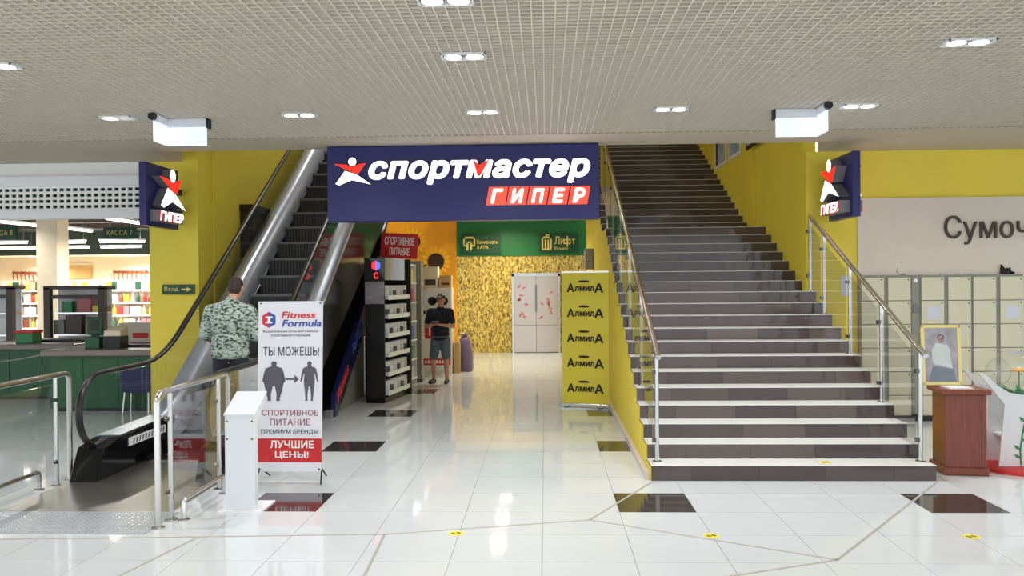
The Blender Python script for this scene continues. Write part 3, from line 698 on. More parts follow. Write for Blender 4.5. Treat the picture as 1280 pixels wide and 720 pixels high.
B().box(-.16, 0, -.15, .15, .05, .45).build('case', 'locker_frame', gbx, bevel=.01); B().box(-.17, -.16, -.11, .11, .1, .4).build('door', 'plate', gbx)
# ================================================================== podium, portrait, hand-shaped stand
pd = T('podium', 'reddish wooden podium beside the foot of the stairs', 'podium', (3.86, 8.13, 0), -.10)
B().box(-.175, .175, -.175, .175, .06, .74).build('body', 'mahogany', pd, bevel=.006)
for s in (-1, 1):
    B().box(s*.158-.02, s*.158+.02, -.18, -.17, .08, .73).build('corner_moulding', 'mahogany', pd)
B().box(-.2, .2, -.2, .2, 0, .075).build('plinth', 'mahogany', pd, bevel=.012)
B().box(-.215, .215, -.215, .215, .74, .79).build('top', 'mahogany', pd, bevel=.014)
o = B().box(-.12, .09, -.1, .1, 0, .012).build('paper_stack', 'white'); o.location = (3.83, 8.06, .79); tag(o, 'white papers lying on the wooden podium', 'papers')
pf = T('portrait_frame', 'gilt-framed portrait photograph standing on the podium', 'picture frame', (3.74, 8.19, .80), -.06)
pf.rotation_euler = (-.08, 0, -.06)
W, H = .36, .57
B().box(-W/2, W/2, -.012, .012, 0, .03).box(-W/2, W/2, -.012, .012, H-.03, H).box(-W/2, -W/2+.03, -.012, .012, 0, H).box(W/2-.03, W/2, -.012, .012, 0, H).build('frame', 'gilt', pf, bevel=.004)
pr = B().box(-W/2+.03, W/2-.03, -.002, .006, .03, H-.03).build('photograph', 'photo_grey', pf)
B().prism([(-.07, -.004, .20), (.10, -.004, .16), (.06, -.004, .38), (-.05, -.004, .40)], (0, .003, 0)).build('pale_dress', 'dress', pr)
B().disc((0, -.003, .435), .026, (0, -1, 0), .003, 16, ry=.034).build('face_shape', 'skin', pr); B().disc((0, -.0025, .452), .032, (0, -1, 0), .003, 16, ry=.03).build('hair_shape', 'hair', pr)
for sx_ in (-1, 1): B().prism([(sx_*.05, -.0045, .39), (sx_*.085, -.0045, .33), (sx_*.08, -.0045, .22), (sx_*.05, -.0045, .24)], (0, .002, 0)).build('sleeve_shape', 'dress', pr)
B().prism([(-.12, -.0035, .035), (.13, -.0035, .035), (.11, -.0035, .15), (-.08, -.0035, .18)], (0, .002, 0)).build('dark_skirt_shape', 'denim', pr)
B().box(-W/2+.03, W/2-.03, -.008, -.006, .03, H-.03).build('cover_glass', 'frame_glass', pf)
B().prism([(-.03, .012, .45), (.03, .012, .45), (.03, .18, 0), (-.03, .18, 0)], (0, .008, 0)).build('easel_leg', 'black', pf)
hs = T('donation_stand', 'white hand-shaped stand with painted green stem on a red base', 'stand', (4.5, 8.25, 0))
q = lambda x, y, Y=8.1: at(x, y, Y=Y)-Vector((4.5, 8.25, 0))
def PP(lst, Y): return [q(x, y, Y) for x, y in lst]
B().lathe([(.40, 0), (.40, .03), (.36, .045)], (0, .02, 0), 32).build('red_base', 'red', hs)
z0 = .045
fp = [Vector((p.x, -.12, p.z)) for p in PP([(1222, 465), (1232, 468), (1247, 482), (1262, 491), (1282, 494), (1302, 489), (1318, 474), (1330, 464), (1335, 468), (1322, 487), (1308, 506), (1312, 583), (1249, 583), (1256, 506), (1240, 486)], 8.13)]
for p in fp: p.z = max(p.z, z0)
B().prism(fp, (0, .02, 0)).build('front_panel', 'white', hs)
B().prism([Vector((p.x, .16, p.z)) for p in fp], (0, .02, 0)).build('rear_panel', 'white', hs)
B().box(-.17, .2, -.1, .16, .3, .32).build('cross_shelf', 'white', hs)
b = B(); sp = [(-.07, -.122, .06), (-.075, -.122, .2), (-.05, -.122, .38), (-.01, -.122, .52), (.03, -.122, .64)]
stm = B().tube(sp, .008, 6).build('painted_stem', 'leaf_green', hs)
for (x, z, a) in ((-.075, .2, 2.5), (-.065, .28, .5), (-.05, .36, .7), (-.03, .46, 2.4), (-.07, .12, 2.6), (0, .54, .4)):
    d = Vector((math.cos(a), 0, math.sin(a)))*.075; s = Vector((-d.z, 0, d.x))*.22; c0 = Vector((x, -.1215, z))
    B().prism([c0, c0+d*.5+s, c0+d, c0+d*.5-s], (0, -.003, 0)).build('painted_leaf', 'leaf_green', stm)
bw = B().lathe([(.06, .62), (.14, .65), (.19, .71), (.20, .76)], (.02, .03, 0), 24).build('clear_bowl', 'bubble', hs, smooth=True)
for kk in range(9):
    a = kk*.7; d = Vector((math.cos(a), math.sin(a)*.7, .35)); s_ = Vector((-d.y, d.x, 0)).normalized()*.04; c0 = Vector((.02, .02, .68))
    B().prism([c0, c0+d*.12+s_, c0+d*.24+Vector((0, 0, .02)), c0+d*.12-s_], (0, 0, .006)).build('green_leaf', 'leaf_green', hs)
tag(B().ell((4.24, 8.16, .93), .11, .11, .13, 20, 12).build('clear_ball', 'bubble', smooth=True), 'clear plastic ball sitting in the hand-shaped stand', 'ball')
B().lathe([(.215, .80), (.24, .95), (.235, 1.05), (.20, 1.10)], (.05, .03, 0), 24).build('clear_dome', 'bubble', hs, smooth=True)
for j, (x, y, z) in enumerate(((-.05, -.06, .95), (.08, -.02, .92), (.16, .05, .9))):
    t = T('artificial_flower', ('orange flower in the clear dome, leftmost', 'orange flower in the clear dome, middle', 'orange flower in the clear dome, rightmost')[j], 'flower', (4.5+x, 8.25+y, .78))
    B().tube([(0, 0, 0), (0, 0, z-.8)], .006, 6).build('stem', 'leaf_green', t)
    for kk in range(6):
        a = kk*math.pi/3; B().ell((.035*math.cos(a), .035*math.sin(a), z-.79), .03, .03, .014, 8, 6).build('petal', 'flower_orange', t, smooth=True)
    B().ell((0, 0, z-.78), .022, .022, .02, 8, 6).build('flower_heart', 'gilt', t, smooth=True)
# ================================================================== lockers
def locker(x0, x1, lab, panel=None, papers=()):
    t = T('locker_unit', lab, 'lockers', (x0, 11.05, 0))
    W = x1-x0; H = 1.86
    B().box(0, W, 0, .44, .08, H).build('carcass', 'locker_frame', t)
    wd = .283; cols = [(.02, .02+wd)] + ([(.355, .355+wd)] if panel is None or panel == 'R' else [])
    for c, (a, e_) in enumerate(cols):
        for r in range(6):
            z1 = H-.03-r*.302; z0 = z1-.292
            d = B().box(a, e_, -.018, 0, z0, z1).build('door', 'locker_door', t, bevel=.004)
            B().disc((e_-.03, -.018, z1-.03), .009, (0, -1, 0), .006, 10).build('lock', 'dark_steel', d)
            if (c, r) in papers: B().box(a+.07, e_-.05, -.0195, -.018, z0+.06, z1-.07).build('paper_note', 'paper', d)
    if panel == 'R':
        p = B().box(.65, W-.005, -.012, 0, .1, H-.02).build('control_panel', 'locker_frame', t)
        B().box(.67, .74, -.025, -.012, 1.38, 1.49).build('control_display', 'dark_steel', p); B().disc((.70, -.012, 1.79), .025, (0, -1, 0), .006, 12).build('panel_light', 'white', p)
locker(4.014, 4.762, 'cream locker unit with grey control strip next to the yellow wall', 'R')
locker(4.766, 5.41, 'cream locker unit behind the framed portrait', None, ((0, 1),))
locker(5.414, 6.06, 'cream locker unit at the right edge of the photo', None, ((1, 1),))
o = B().tube([(4.52, 11.3, 1.95), (4.50, 11.3, 1.91), (4.53, 11.3, 1.875), (4.6, 11.3, 1.868), (5.06, 11.3, 1.87)], .012, 8).build('bent_rod', 'wood_brown', smooth=True); o.location = (0, -.19, 0)
tag(o, 'thin dark hooked stick lying on top of the lockers', 'stick')
b = B()
for kk in range(9):
    a = random.uniform(0, 6); b.tube([(5.83+random.uniform(-.05, .05), 11.07, 1.868), (5.87+.07*math.cos(a), 11.08, 1.91+random.uniform(0, .07)), (5.9+.09*math.cos(a+2), 11.08, 1.872)], .016, 6)
tag(b.build('cable_heap', 'black', smooth=True), 'small black tangle on top of the lockers at right', 'cables')
o = B().box(3.80, 3.94, 11.112, 11.12, 1.60, 1.86).build('wall_notice', 'paper'); tag(o, 'pale paper notice on the yellow pier behind the stair rail', 'notice')
bxs = T('dark_wall_box', 'dark box hanging on the yellow wall behind the escalator glass', 'box', (-4.6, 13.2, 2.12))
B().box(0, .16, -.5, .5, .1, .86).build('case', 'black', bxs, bevel=.01); B().box(.0, .2, -.53, .53, .80, .9).build('top_ledge', 'black_gloss', bxs); B().box(.16, .165, -.42, .42, .18, .72).build('face', 'wood_brown', bxs)

# ================================================================== kiosk goods in the passage
ku = T('display_tower', 'tall black display tower with white stepped shelves in the passage', 'display', (-2.43, 12.75, 0), -math.atan2(.20, 1.33))
# local: +Y along the tower face, +X faces the passage
L, D, H = 1.12, .30, 2.2
B().box(-D, 0, 0, .03, 0, H).box(-D, -D+.03, 0, L, 0, H).box(-D, .07, L-.03, L, 0, H).box(-D, .0, 0, L, 0, .08).build('carcass', 'black', ku)
B().box(-D-.01, .02, -.01, L, 1.86, H).build('header', 'black_gloss', ku)
hx = lambda s, cx, cz, r: [(cx+a*r, -.012, cz+q_*r) for a, q_ in ([(0, 1), (.87, .5), (.87, -.5), (0, -1)] if s > 0 else [(0, 1), (-.87, .5), (-.87, -.5), (0, -1)])]
B().prism(hx(-1, -.12, 2.08, .075), (0, -.006, 0)).build('lit_hexagon_half', 'lit_red', ku); B().prism(hx(1, -.12, 2.08, .075), (0, -.006, 0)).build('lit_hexagon_half', 'lit_blue', ku)
text('С', 'lit_red', ku, (-.155, -.011, 1.88), X1v, Z1v, .07, .10, .006, bold=.03)
B().box(-D, 0, -.012, 0, 1.5, 1.84).build('portrait_panel', 'photo_grey', ku)
for j in range(6):
    z = .12+.29*j
    sh = B().prism([(-D+.03, .03, z), (.05, .03, z), (.05, L-.03, z), (-D+.03, L-.03, z)], (0, 0, .02)).build('shelf', 'white', ku)
    B().box(.045, .055, .03, L-.03, z-.01, z+.06).build('shelf_lip', 'white_gloss', sh)
ORD = ('lowest', 'second lowest', 'third lowest', 'third highest', 'second highest', 'highest')
tubm = B().lathe([(.055, 0), (.06, .01), (.06, .14), (.055, .15), (.062, .152), (.062, .185), (.055, .19)], k=12).mesh('supplement_tub', smooth=True); tubm.materials.append(MATS['white_gloss'])
labm = B().lathe([(.0605, .03), (.0615, .03), (.0615, .12), (.0605, .12)], k=12).mesh('tub_label', smooth=True)
rot = Matrix.Rotation(ku.rotation_euler.z, 4, 'Z')
lab_me = []
for mm in ('paper', 'grey_print', 'white'):
    c = labm.copy(); c.materials.append(MATS[mm]); lab_me.append(c)
for j in range(6):
    for i in range(6):
        p = rot @ Vector((-.03, .13+.17*i, 0))
        o = share('supplement_tub', tubm, None, (ku.location.x+p.x, ku.location.y+p.y, .14+.29*j)); tag(o, 'white supplement tub on the %s shelf of the black display tower' % ORD[j], 'tub', 'tubs on the display tower')
        share('tub_label', lab_me[(i+j) % 3], o)
rk = T('slatted_rack', 'low black slatted rack between advert strip and display tower', 'rack', (-2.86, 13.38, 0), math.atan2(-.5, .17))
for x in (0, .38): B().box(x, x+.03, -.02, .02, 0, 1.0).build('upright', 'steel', rk)
for j in range(10): B().box(.03, .38, -.012, .0, .125+.092*j, .15+.092*j).build('price_rail', 'steel', rk)
for j in range(10): B().box(.03, .38, -.015, .03, .06+.092*j, .12+.092*j).build('slat', 'black_gloss', rk)
rs = T('red_shop_sign', 'red sign with white letters on top of the kiosk', 'sign', (-2.81, 14.5, 2.26), -.10); rs.rotation_euler = (0, .06, -.10)
B().box(0, .64, -.03, 0, 0, .42).build('board', 'red', rs)
for x in (.1, .34): B().box(x-.015, x+.015, -.02, -.0, -.14, .0).build('leg', 'steel', rs)
text('СПОРТИВНОЕ', 'white_print', rs, (.06, -.03, .22), X1v, Z1v, .52, .14, .004, bold=.02); text('ПИТАНИЕ', 'white_print', rs, (.15, -.03, .05), X1v, Z1v, .35, .13, .004, bold=.02)
wc = T('white_display_case', 'white display case with boxed goods behind the black tower', 'display', (-2.42, 14.25, 0), -.06)
B().box(-.35, -.3, 0, 1.15, 0, 2.15).box(-.35, 0, 0, .03, 0, 2.15).box(-.35, 0, 1.12, 1.15, 0, 2.15).box(-.35, 0, 0, 1.15, 2.12, 2.15).build('carcass', 'white', wc)
for j in range(6): B().box(-.3, .02, .03, 1.12, .1+.34*j, .12+.34*j).build('shelf', 'white', wc)
B().box(.0, .012, .0, .10, 0, 2.15).build('edge_panel', 'banner_white', wc)
mm = ('red', 'banner_yellow', 'paper', 'leaf_green', 'blue_print', 'cardboard')
rot = Matrix.Rotation(-.06, 4, 'Z')
for j in range(6):
    for i in range(5):
        p = rot @ Vector((-.13, .14+.21*i, 0))
        o = B().box(-.09, .1, -.075, .075, 0, .2+.02*((i*j) % 3)).build('product_box', mm[(i*2+j) % 6], bevel=.004); o.location = (-2.42+p.x, 14.25+p.y, .12+.34*j)
        tag(o, '%s boxed product on the %s shelf of the white display case' % (('red', 'yellow', 'pale', 'green', 'blue', 'brown')[(i*2+j) % 6], ORD[j]), 'box', 'boxes in the white display case')
gc = T('grey_column', 'slim grey steel column beside the white poster board', 'column', (-2.36, 15.6, 0))
B().box(-.09, .09, -.12, .12, 0, 2.22).build('shaft', 'locker_frame', gc, bevel=.008); B().box(-.1, .1, -.13, .13, 0, .05).build('foot', 'dark_steel', gc)
B().box(-.30, -.1, -.03, .03, 0, 2.18).build('wooden_edge', 'wood_brown', gc)
sh = T('goods_shelf', 'pale shelf of printed goods behind the standing man', 'shelf', (-2.2, 16.9, 0))
B().box(-.25, .33, 0, .4, 0, 1.72).build('carcass', 'beige', sh)
for (x, z, w_, h_, m_, lb) in ((-2.3, 1.72, .30, .42, 'cream', 'pale printed carton on the goods shelf, taller one'), (-2.0, 1.72, .24, .24, 'cardboard', 'brown cardboard carton on the goods shelf, lower one')):
    t = T('carton', lb, 'carton', (x, 17.1, z)); B().box(-w_/2, w_/2, -.15, .15, 0, h_).build('box', m_, t); B().box(-w_/2+.04, w_/2-.04, -.153, -.15, .05, h_*.4).build('printed_label', 'wood_brown', t)
pb = T('poster_board', 'white poster board with dumbbell picture and red band behind the man', 'poster', (-2.17, 16.62, 0))
B().box(-.325, .325, 0, .03, .02, 1.66).build('board', 'banner_white', pb)
B().disc((-.05, -.002, 1.46), .085, (0, -1, 0), .004).disc((.18, -.002, 1.46), .085, (0, -1, 0), .004).box(-.05, .18, -.006, -.001, 1.43, 1.49).build('dumbbell_print', 'black_print', pb)
b = B()
for i in range(6): b.box(-.22+.055*i, -.22+.055*i+.04, -.004, 0, 1.21, 1.27)
b.build('dark_lettering', 'black_print', pb)
rbx = B().box(-.2, .06, -.004, 0, .72, 1.05).build('red_square', 'red', pb); text('П', 'white_print', rbx, (-.12, -.004, .78), X1v, Z1v, .12, .2, .002, bold=.03)
rbx = B().box(-.26, .3, -.004, 0, .2, .33).build('red_band', 'red', pb)
b = B()
for i in range(8): b.box(-.2+.055*i, -.2+.055*i+.035, -.006, -.004, .235, .295)
b.build('band_marks', 'white_print', rbx)
o = B().box(-.06, .06, -.1, .1, 0, .62).build('cardboard_panel', 'cardboard'); o.location = (-1.79, 17.12, 0); tag(o, 'tall narrow cardboard box beside the purple bag', 'box')
bg = T('purple_bag', 'tall shiny purple-grey bag standing on the passage floor', 'bag', (-1.66, 17.45, 0))
B().lathe([(.15, 0), (.17, .06), (.165, .35), (.13, .6), (.09, .68), (.06, .7)], k=18).build('body', 'purple', bg, smooth=True); B().lathe([(.05, .69), (.065, .74), (.085, .77), (.06, .75)], k=14).build('gathered_top', 'purple', bg, smooth=True)

# ================================================================== supermarket on the left
wall('wall_market_back', B().box(-18, -4.75, 26, 26.2, 0, 4), 'cream', 'cream back wall of the supermarket')
wall('wall_market_side', B().box(-18.2, -18, 11.2, 26, 0, 4), 'cream', 'cream side wall of the supermarket')
wall('wall_market_right', B().box(-4.95, -4.76, 11.7, 26, 0, 4), 'cream', 'cream right wall of the supermarket')
mc = struct(B().box(-18, -4.76, 11.5, 24.3, 3.40, 3.55).build('ceiling_market', 'market_ceiling'), 'dark green ceiling of the supermarket', 'ceiling')
for y in (13, 15, 17, 19, 21): B().box(-18, -5, y-.06, y+.06, 3.25, 3.40).build('duct', 'wood_brown', mc)
B().box(-18, -4.96, 24.2, 24.3, 2.72, 3.40).build('ceiling_step', 'market_ceiling', mc); B().box(-18, -4.96, 24.3, 26, 2.72, 2.8).build('rear_ceiling', 'cream', mc)
sb = T('shutter_box', 'pale roller shutter box across the supermarket entrance', 'shutter', (-9, 11.2, 2.72))
x0, x1 = -4.6, 3.73     # local
B().box(x0, x1, 0, .3, .56, .74).build('upper_panel', 'shutter', sb); B().box(x0, x1, -.06, .3, .43, .56).build('ledge', 'white', sb); B().box(x0, x1, -.02, .2, 0, .1).build('bottom_rail', 'white', sb)
B().box(x0, x1, .16, .2, .1, .43).build('curtain_back', 'green_dark', sb)
for j in range(5): B().box(x0, x1, 0, .03, .1+.076*j, .135+.076*j).build('curtain_slat', 'shutter', sb)
b = B(); x = x0
while x < x1:
    b.box(x, x+.032, .002, .028, .1, .43); x += .094
o = b.build('curtain_links', 'shutter', sb); o['kind'] = 'stuff'
# lamps
def tube_lamp(x, y, z, along, L, lab, e=60):
    t = T('tube_lamp', lab, 'ceiling lamp', (x, y, z), 0 if along == 'x' else math.pi/2, 'tube lamps of the supermarket')
    B().box(-L/2, L/2, -.06, .06, .02, .06).build('housing', 'white', t); B().box(-L/2+.02, L/2-.02, -.045, .045, -.02, .02).build('diffuser', 'tube_lamp', t)
    for x in (-L*.4, L*.4): B().tube([(x, 0, .05), (x, 0, 3.40-z)], .006, 6).build('hanger', 'steel', t)
    light(t, (0, 0, -.06), e, 0, (1, .94, .82), 160, (L, .1))
k_ = 0
for a_, c_, z in (((-6, 276), (52, 283), 3.15), ((66, 283), (110, 289), 3.15), ((143, 273), (180, 281), 3.15), ((-14, 304), (34, 304), 2.9), ((-10, 311), (45, 311), 2.9), ((80, 303), (107, 303), 2.9), ((79, 310), (111, 310), 2.9), ((125, 302), (181, 302), 2.9), ((126, 309), (177, 309), 2.9)):
    A = at(*a_, Z=z); E_ = at(*c_, Z=z)
    if z < 3: yy = 20.6 if a_[1] < 306 else 23.4; A = at(*a_, Y=yy); E_ = at(*c_, Y=yy)
    L = abs(E_.y-A.y) if z > 3 else abs(E_.x-A.x); L = min(L, 2.4)
    tube_lamp((A.x+E_.x)/2, (A.y+E_.y)/2, z, 'y' if z > 3 else 'x', L, ('slanting tube lamp at the left edge of the supermarket ceiling', 'slanting tube lamp right of the cream pillar', 'slanting tube lamp beside the navy projecting sign', 'upper tube lamp at the left photo edge', 'lower tube lamp at the left photo edge', 'upper short tube lamp right of the cream pillar', 'lower short tube lamp right of the cream pillar', 'upper tube lamp under the nearer checkout sign', 'lower tube lamp under the nearer checkout sign')[k_]); k_ += 1
for x in (-15.5, -12.5, -9.5): downlight(x, 25.2, 2.72, 'ceiling downlight along the supermarket back wall', e=20, group='supermarket back wall downlights', col=(1, .93, .8))
cpn = B().box(-.22, .22, -.22, .22, 0, 3.40).build('market_pillar', 'cream'); p = at(66, 320, Y=17.6); cpn.location = (p.x, 17.6, 0); struct(cpn, 'square cream pillar inside the supermarket', 'pillar')
for a_, c_, s, lab in (((-8, 283), (20, 299), 'КАССА 8', 'green hanging checkout sign cut by the left photo edge'), ((129, 284), (170, 298), 'КАССА 7', 'green hanging checkout sign nearer the yellow pillar')):
    A = at(*a_, Y=14.0); E_ = at(*c_, Y=14.0)
    if a_[0] < 0: A.x = E_.x-.56
    t = T('checkout_sign', lab, 'sign', (A.x, 14.0, E_.z)); W, H = E_.x-A.x, A.z-E_.z
    B().box(0, W, 0, .05, 0, H).build('board', 'green_dark', t); text(s, 'gold_letter', t, (.06, 0, H*.3), X1v, Z1v, W-.12, H*.45, .004)
    for x in (.1, W-.1): B().tube([(x, .025, H), (x, .025, 3.40-E_.z)], .006, 6).build('hanger', 'steel', t)
# back shelving with bottles
bs = T('wall_shelving', 'long wall shelving full of bottles at the back of the supermarket', 'shelving', (-14, 24.9, 0))
for j in range(5): B().box(-3.4, 7.0, -.25, .2, .18+.37*j, .22+.37*j).build('shelf', 'white', bs)
for x in (-3.4, -1.3, .8, 2.9, 5.0, 7.0): B().box(x-.03, x+.03, -.2, .22, 0, 2.0).build('upright', 'locker_frame', bs)
B().box(-3.4, 7.0, .2, .24, 0, 2.0).build('back_panel', 'cream', bs)
bot = B().lathe([(.05, 0), (.055, .01), (.055, .17), (.02, .22), (.018, .27), (.022, .27), (.022, .29)], k=8).mesh('bottle', smooth=True)
jar = B().box(-.078, .078, -.05, .05, 0, .24).mesh('package')
var = []
for mm, cn in (('green_dark', 'dark green'), ('red', 'red'), ('mahogany', 'brown'), ('gilt', 'golden'), ('flower_orange', 'orange'), ('white', 'white'), ('pink_print', 'pink'), ('paper', 'pale')):
    for me_ in (bot, jar):
        c = me_.copy(); c.materials.append(MATS[mm]); var.append((c, 'bottle' if me_ is bot else 'package', cn))
for j in range(5):
    row = random.sample(var, 9)
    for i in range(56):
        x = -17.2+i*.178
        me_, nm, cn = row[(i//2+(i*(j+1))//3) % 9]
        o = share(nm, me_, None, (x, 24.76+random.uniform(-.03, .03), .22+.37*j))
        tag(o, 'small %s %s on the %s shelf at the back of the supermarket' % (cn, nm, ('lowest', 'second lowest', 'middle', 'second highest', 'highest')[j]), nm, '%ss on the back shelving' % nm)
for xa, xb, lab in ((-16.6, -15.6, 'row of dark red hooks on the back wall near the left photo edge'), (-13.4, -12.3, 'row of dark red hooks on the back wall near the yellow pillar')):
    t = T('hook_rail', lab, 'hook rail', (xa, 25.95, 2.1)); W = xb-xa
    B().box(0, W, -.05, 0, .12, .18).build('rail', 'mahogany', t)
    for i in range(8): B().tube([(.06+i*(W-.12)/7, -.06, .2), (.06+i*(W-.12)/7, -.1, .02), (.06+i*(W-.12)/7, -.05, -.1)], .018, 6).build('hook', 'mahogany', t)
t = T('back_wall_panel', 'tan panel on the supermarket back wall', 'panel', (at(80, 340, Y=25.9).x, 25.97, 2.05)); B().box(0, .85, -.03, 0, 0, .45).build('board', 'cardboard', t); B().box(-.02, .87, -.04, -.03, .43, .47).build('edge', 'beige', t)
def frame_display(A, E_, Y, lab):
    t = T('framed_display', lab, 'display', (A.x, Y, 0)); W, z1 = E_.x-A.x, A.z
    for x in (0, W): B().box(x-.06, x+.06, 0, .1, 0, z1).build('post', 'wood_brown', t)
    B().box(-.06, W+.06, 0, .4, z1-.03, z1+.04).build('top_bar', 'wood_brown', t); B().box(0, W, .36, .4, .3, z1).build('back_panel', 'white', t)
    for j in range(3): B().box(0, W, .05, .36, .5+.4*j, .53+.4*j).build('shelf', 'steel', t)
    B().box(-.02, W+.02, .02, .08, z1-.2, z1-.13).build('cross_bar', 'wood_brown', t)
    return W
A = at(58, 360, Y=15.2); E_ = at(127, 430, Y=15.2); W = frame_display(A, E_, 15.2, 'dark brown framed goods display behind the checkout')
for i, (fx, z, w_, h_, m_) in enumerate(((.3, 1.33, .2, .2, 'leaf_green'), (.62, 1.33, .26, .26, 'pink_print'), (.85, 1.33, .16, .12, 'banner_yellow'), (.42, .93, .3, .34, 'wood_brown'), (.72, .93, .16, .2, 'cardboard'), (.15, .93, .2, .26, 'locker_frame'))):
    o = B().box(-w_/2, w_/2, -.06, .06, 0, h_).build('boxed_goods', m_, bevel=.006); o.location = (A.x+fx*W, 15.38, z)
    tag(o, ('green box on upper shelf of the framed display', 'pink box on upper shelf of the framed display', 'small yellow box on upper shelf of the framed display', 'dark brown box in middle of the framed display', 'tan box on lower right of the framed display', 'grey box on lower left of the framed display')[i], 'box')
frame_display(at(-60, 360, Y=15.2), at(12, 430, Y=15.2), 15.2, 'dark brown framed display cut by the left photo edge')
def counter(x0, x1, y0, y1, lab):
    t = T('checkout_counter', lab, 'counter', (x0, y0, 0)); W, D = x1-x0, y1-y0
    B().box(0, W, 0, D, .05, .80).build('body', 'counter_green', t); B().box(.03, W-.03, .03, D, 0, .05).build('plinth', 'black', t)
    B().prism([(-.1, -.08, .80), (W+.02, -.08, .80), (W+.02, D, .80), (-.1, D, .80)], (0, 0, .09)).build('worktop', 'counter_top', t, bevel=.02)
    for k in range(3): B().box(.04+k*W/3, (k+1)*W/3-.02, -.008, 0, .1, .76).build('front_panel', 'counter_green', t)
    B().box(W*.35, W*.95, D*.5, D, .89, .93).build('conveyor', 'black', t)
counter(-7.15, -5.62, 12.0, 12.9, 'green checkout counter nearest the yellow pillar')
counter(-9.1, -7.5, 13.3, 14.2, 'green checkout counter cut by the left photo edge')
cr = T('cash_register', 'green cash register screen on the checkout counter', 'cash register', (-6.62, 12.25, .89))
B().box(-.11, .11, -.08, .12, 0, .18).build('base', 'counter_green', cr, bevel=.01); B().box(-.05, .05, .0, .04, .18, .26).build('neck', 'black', cr); s_ = B().box(-.12, .12, -.01, .05, .2, .46).build('screen_back', 'green_dark', cr, bevel=.02); B().box(-.07, .07, -.016, -.01, .26, .42).build('panel', 'black', s_)
tp = T('receipt_printer', 'beige receipt printer beside the green register', 'printer', (-6.34, 12.3, .89)); B().box(-.12, .13, -.12, .14, 0, .18).build('stand', 'black', tp); B().prism([(-.12, -.1, .18), (-.12, .14, .18), (-.12, .14, .32), (-.12, -.1, .26)], (.25, 0, 0)).build('case', 'cream', tp, bevel=.01)
cx = at(36, 432, Y=13.6); gx = T('produce_crate', 'green crate with red rim on the left checkout counter', 'crate', (cx.x, 13.6, .89)); B().box(-.14, .14, -.13, .13, 0, .16).build('tub', 'leaf_green', gx, bevel=.01); B().box(-.16, .16, -.15, .15, .16, .21).build('rim', 'red', gx, bevel=.01)
wx = at(168, 430, Y=13.2); wb = T('white_bin', 'white bin with red label behind the checkout counter', 'bin', (wx.x, 13.4, 0)); B().box(-.28, .28, -.15, .2, .0, 1.22).build('body', 'beige', wb, bevel=.01); B().box(-.05, .2, -.156, -.15, .98, 1.06).build('red_label', 'red', wb)
ch = T('blue_chair', 'dark blue chair standing before the green checkout counter', 'chair', (-5.74, 11.72, 0))
B().box(-.21, .21, -.02, .01, .33, .64).build('backrest', 'blue_seat', ch, bevel=.01); B().box(-.2, .2, 0, .22, .30, .34).build('seat', 'blue_seat', ch, bevel=.01)
for x in (-.17, .17):
    for y, y2 in ((.0, -.04), (.2, .2)): B().tube([(x, y, .31), (x*1.1, y2, 0)], .012, 8).build('leg', 'steel', ch)
A = Vector((-9.4, 12.9, .78)); E_ = Vector((-7.2, 11.95, .84)); b = B()
pts = [A.lerp(E_, i/12)-Vector((0, 0, .12*math.sin(math.pi*i/12))) for i in range(13)]
tag(b.tube(pts, .012, 8).build('barrier_cord', 'steel', smooth=True), 'grey cord slung between the two checkout counters', 'cord')

# ================================================================== people
def fuse(b, name, m, parent, voxel=.008, smooth=4):
    """one continuous surface from overlapping volumes"""
    me = bpy.data.meshes.new(name); me.from_pydata([tuple(a) for a in b.v], [], b.f); me.materials.append(MATS[m])
    o = bpy.data.objects.new(name, me); C.objects.link(o)
    r = o.modifiers.new('r', 'REMESH'); r.mode = 'VOXEL'; r.voxel_size = voxel; r.use_smooth_shade = True
    s = o.modifiers.new('s', 'SMOOTH'); s.iterations = smooth; s.factor = .5
    me2 = bpy.data.meshes.new_from_object(o.evaluated_get(bpy.context.evaluated_depsgraph_get())); me2.name = name
    if not me2.materials: me2.materials.append(MATS[m])
    for p in me2.polygons: p.use_smooth = True
    bpy.data.objects.remove(o); o = bpy.data.objects.new(name, me2); C.objects.link(o); o.parent = parent; return o
def hand(b, wr, d, pn, curl, side):
    """wr wrist, d fingers direction, pn palm normal, side +-1 where the thumb leaves"""
    d = Vector(d).normalized(); pn = Vector(pn); pn = (pn-d*pn.dot(d)).normalized(); u = d.cross(pn)*side; wr = Vector(wr)
    for k in range(-3, 4): b.cone(wr+u*.004*k, wr+d*.085+u*.0105*k, .017, .013, 8)
    for k, L in zip((-1.5, -.5, .5, 1.5), (.055, .07, .075, .068)):
        p0 = wr+d*.085+u*.0205*k; d1 = (d+pn*curl).normalized(); d2 = (d+pn*curl*2.6).normalized(); p1 = p0+d1*L*.55
        b.cone(p0, p1, .0098, .009, 8); b.cone(p1, p1+d2*L*.5, .009, .0078, 8)
    t0 = wr+d*.03+u*.03; t1 = t0+(d*.6+u*.7+pn*.3).normalized()*.045; b.cone(t0, t1, .013, .011, 8); b.cone(t1, t1+(d+pn*.5).normalized()*.032, .0105, .009, 8)
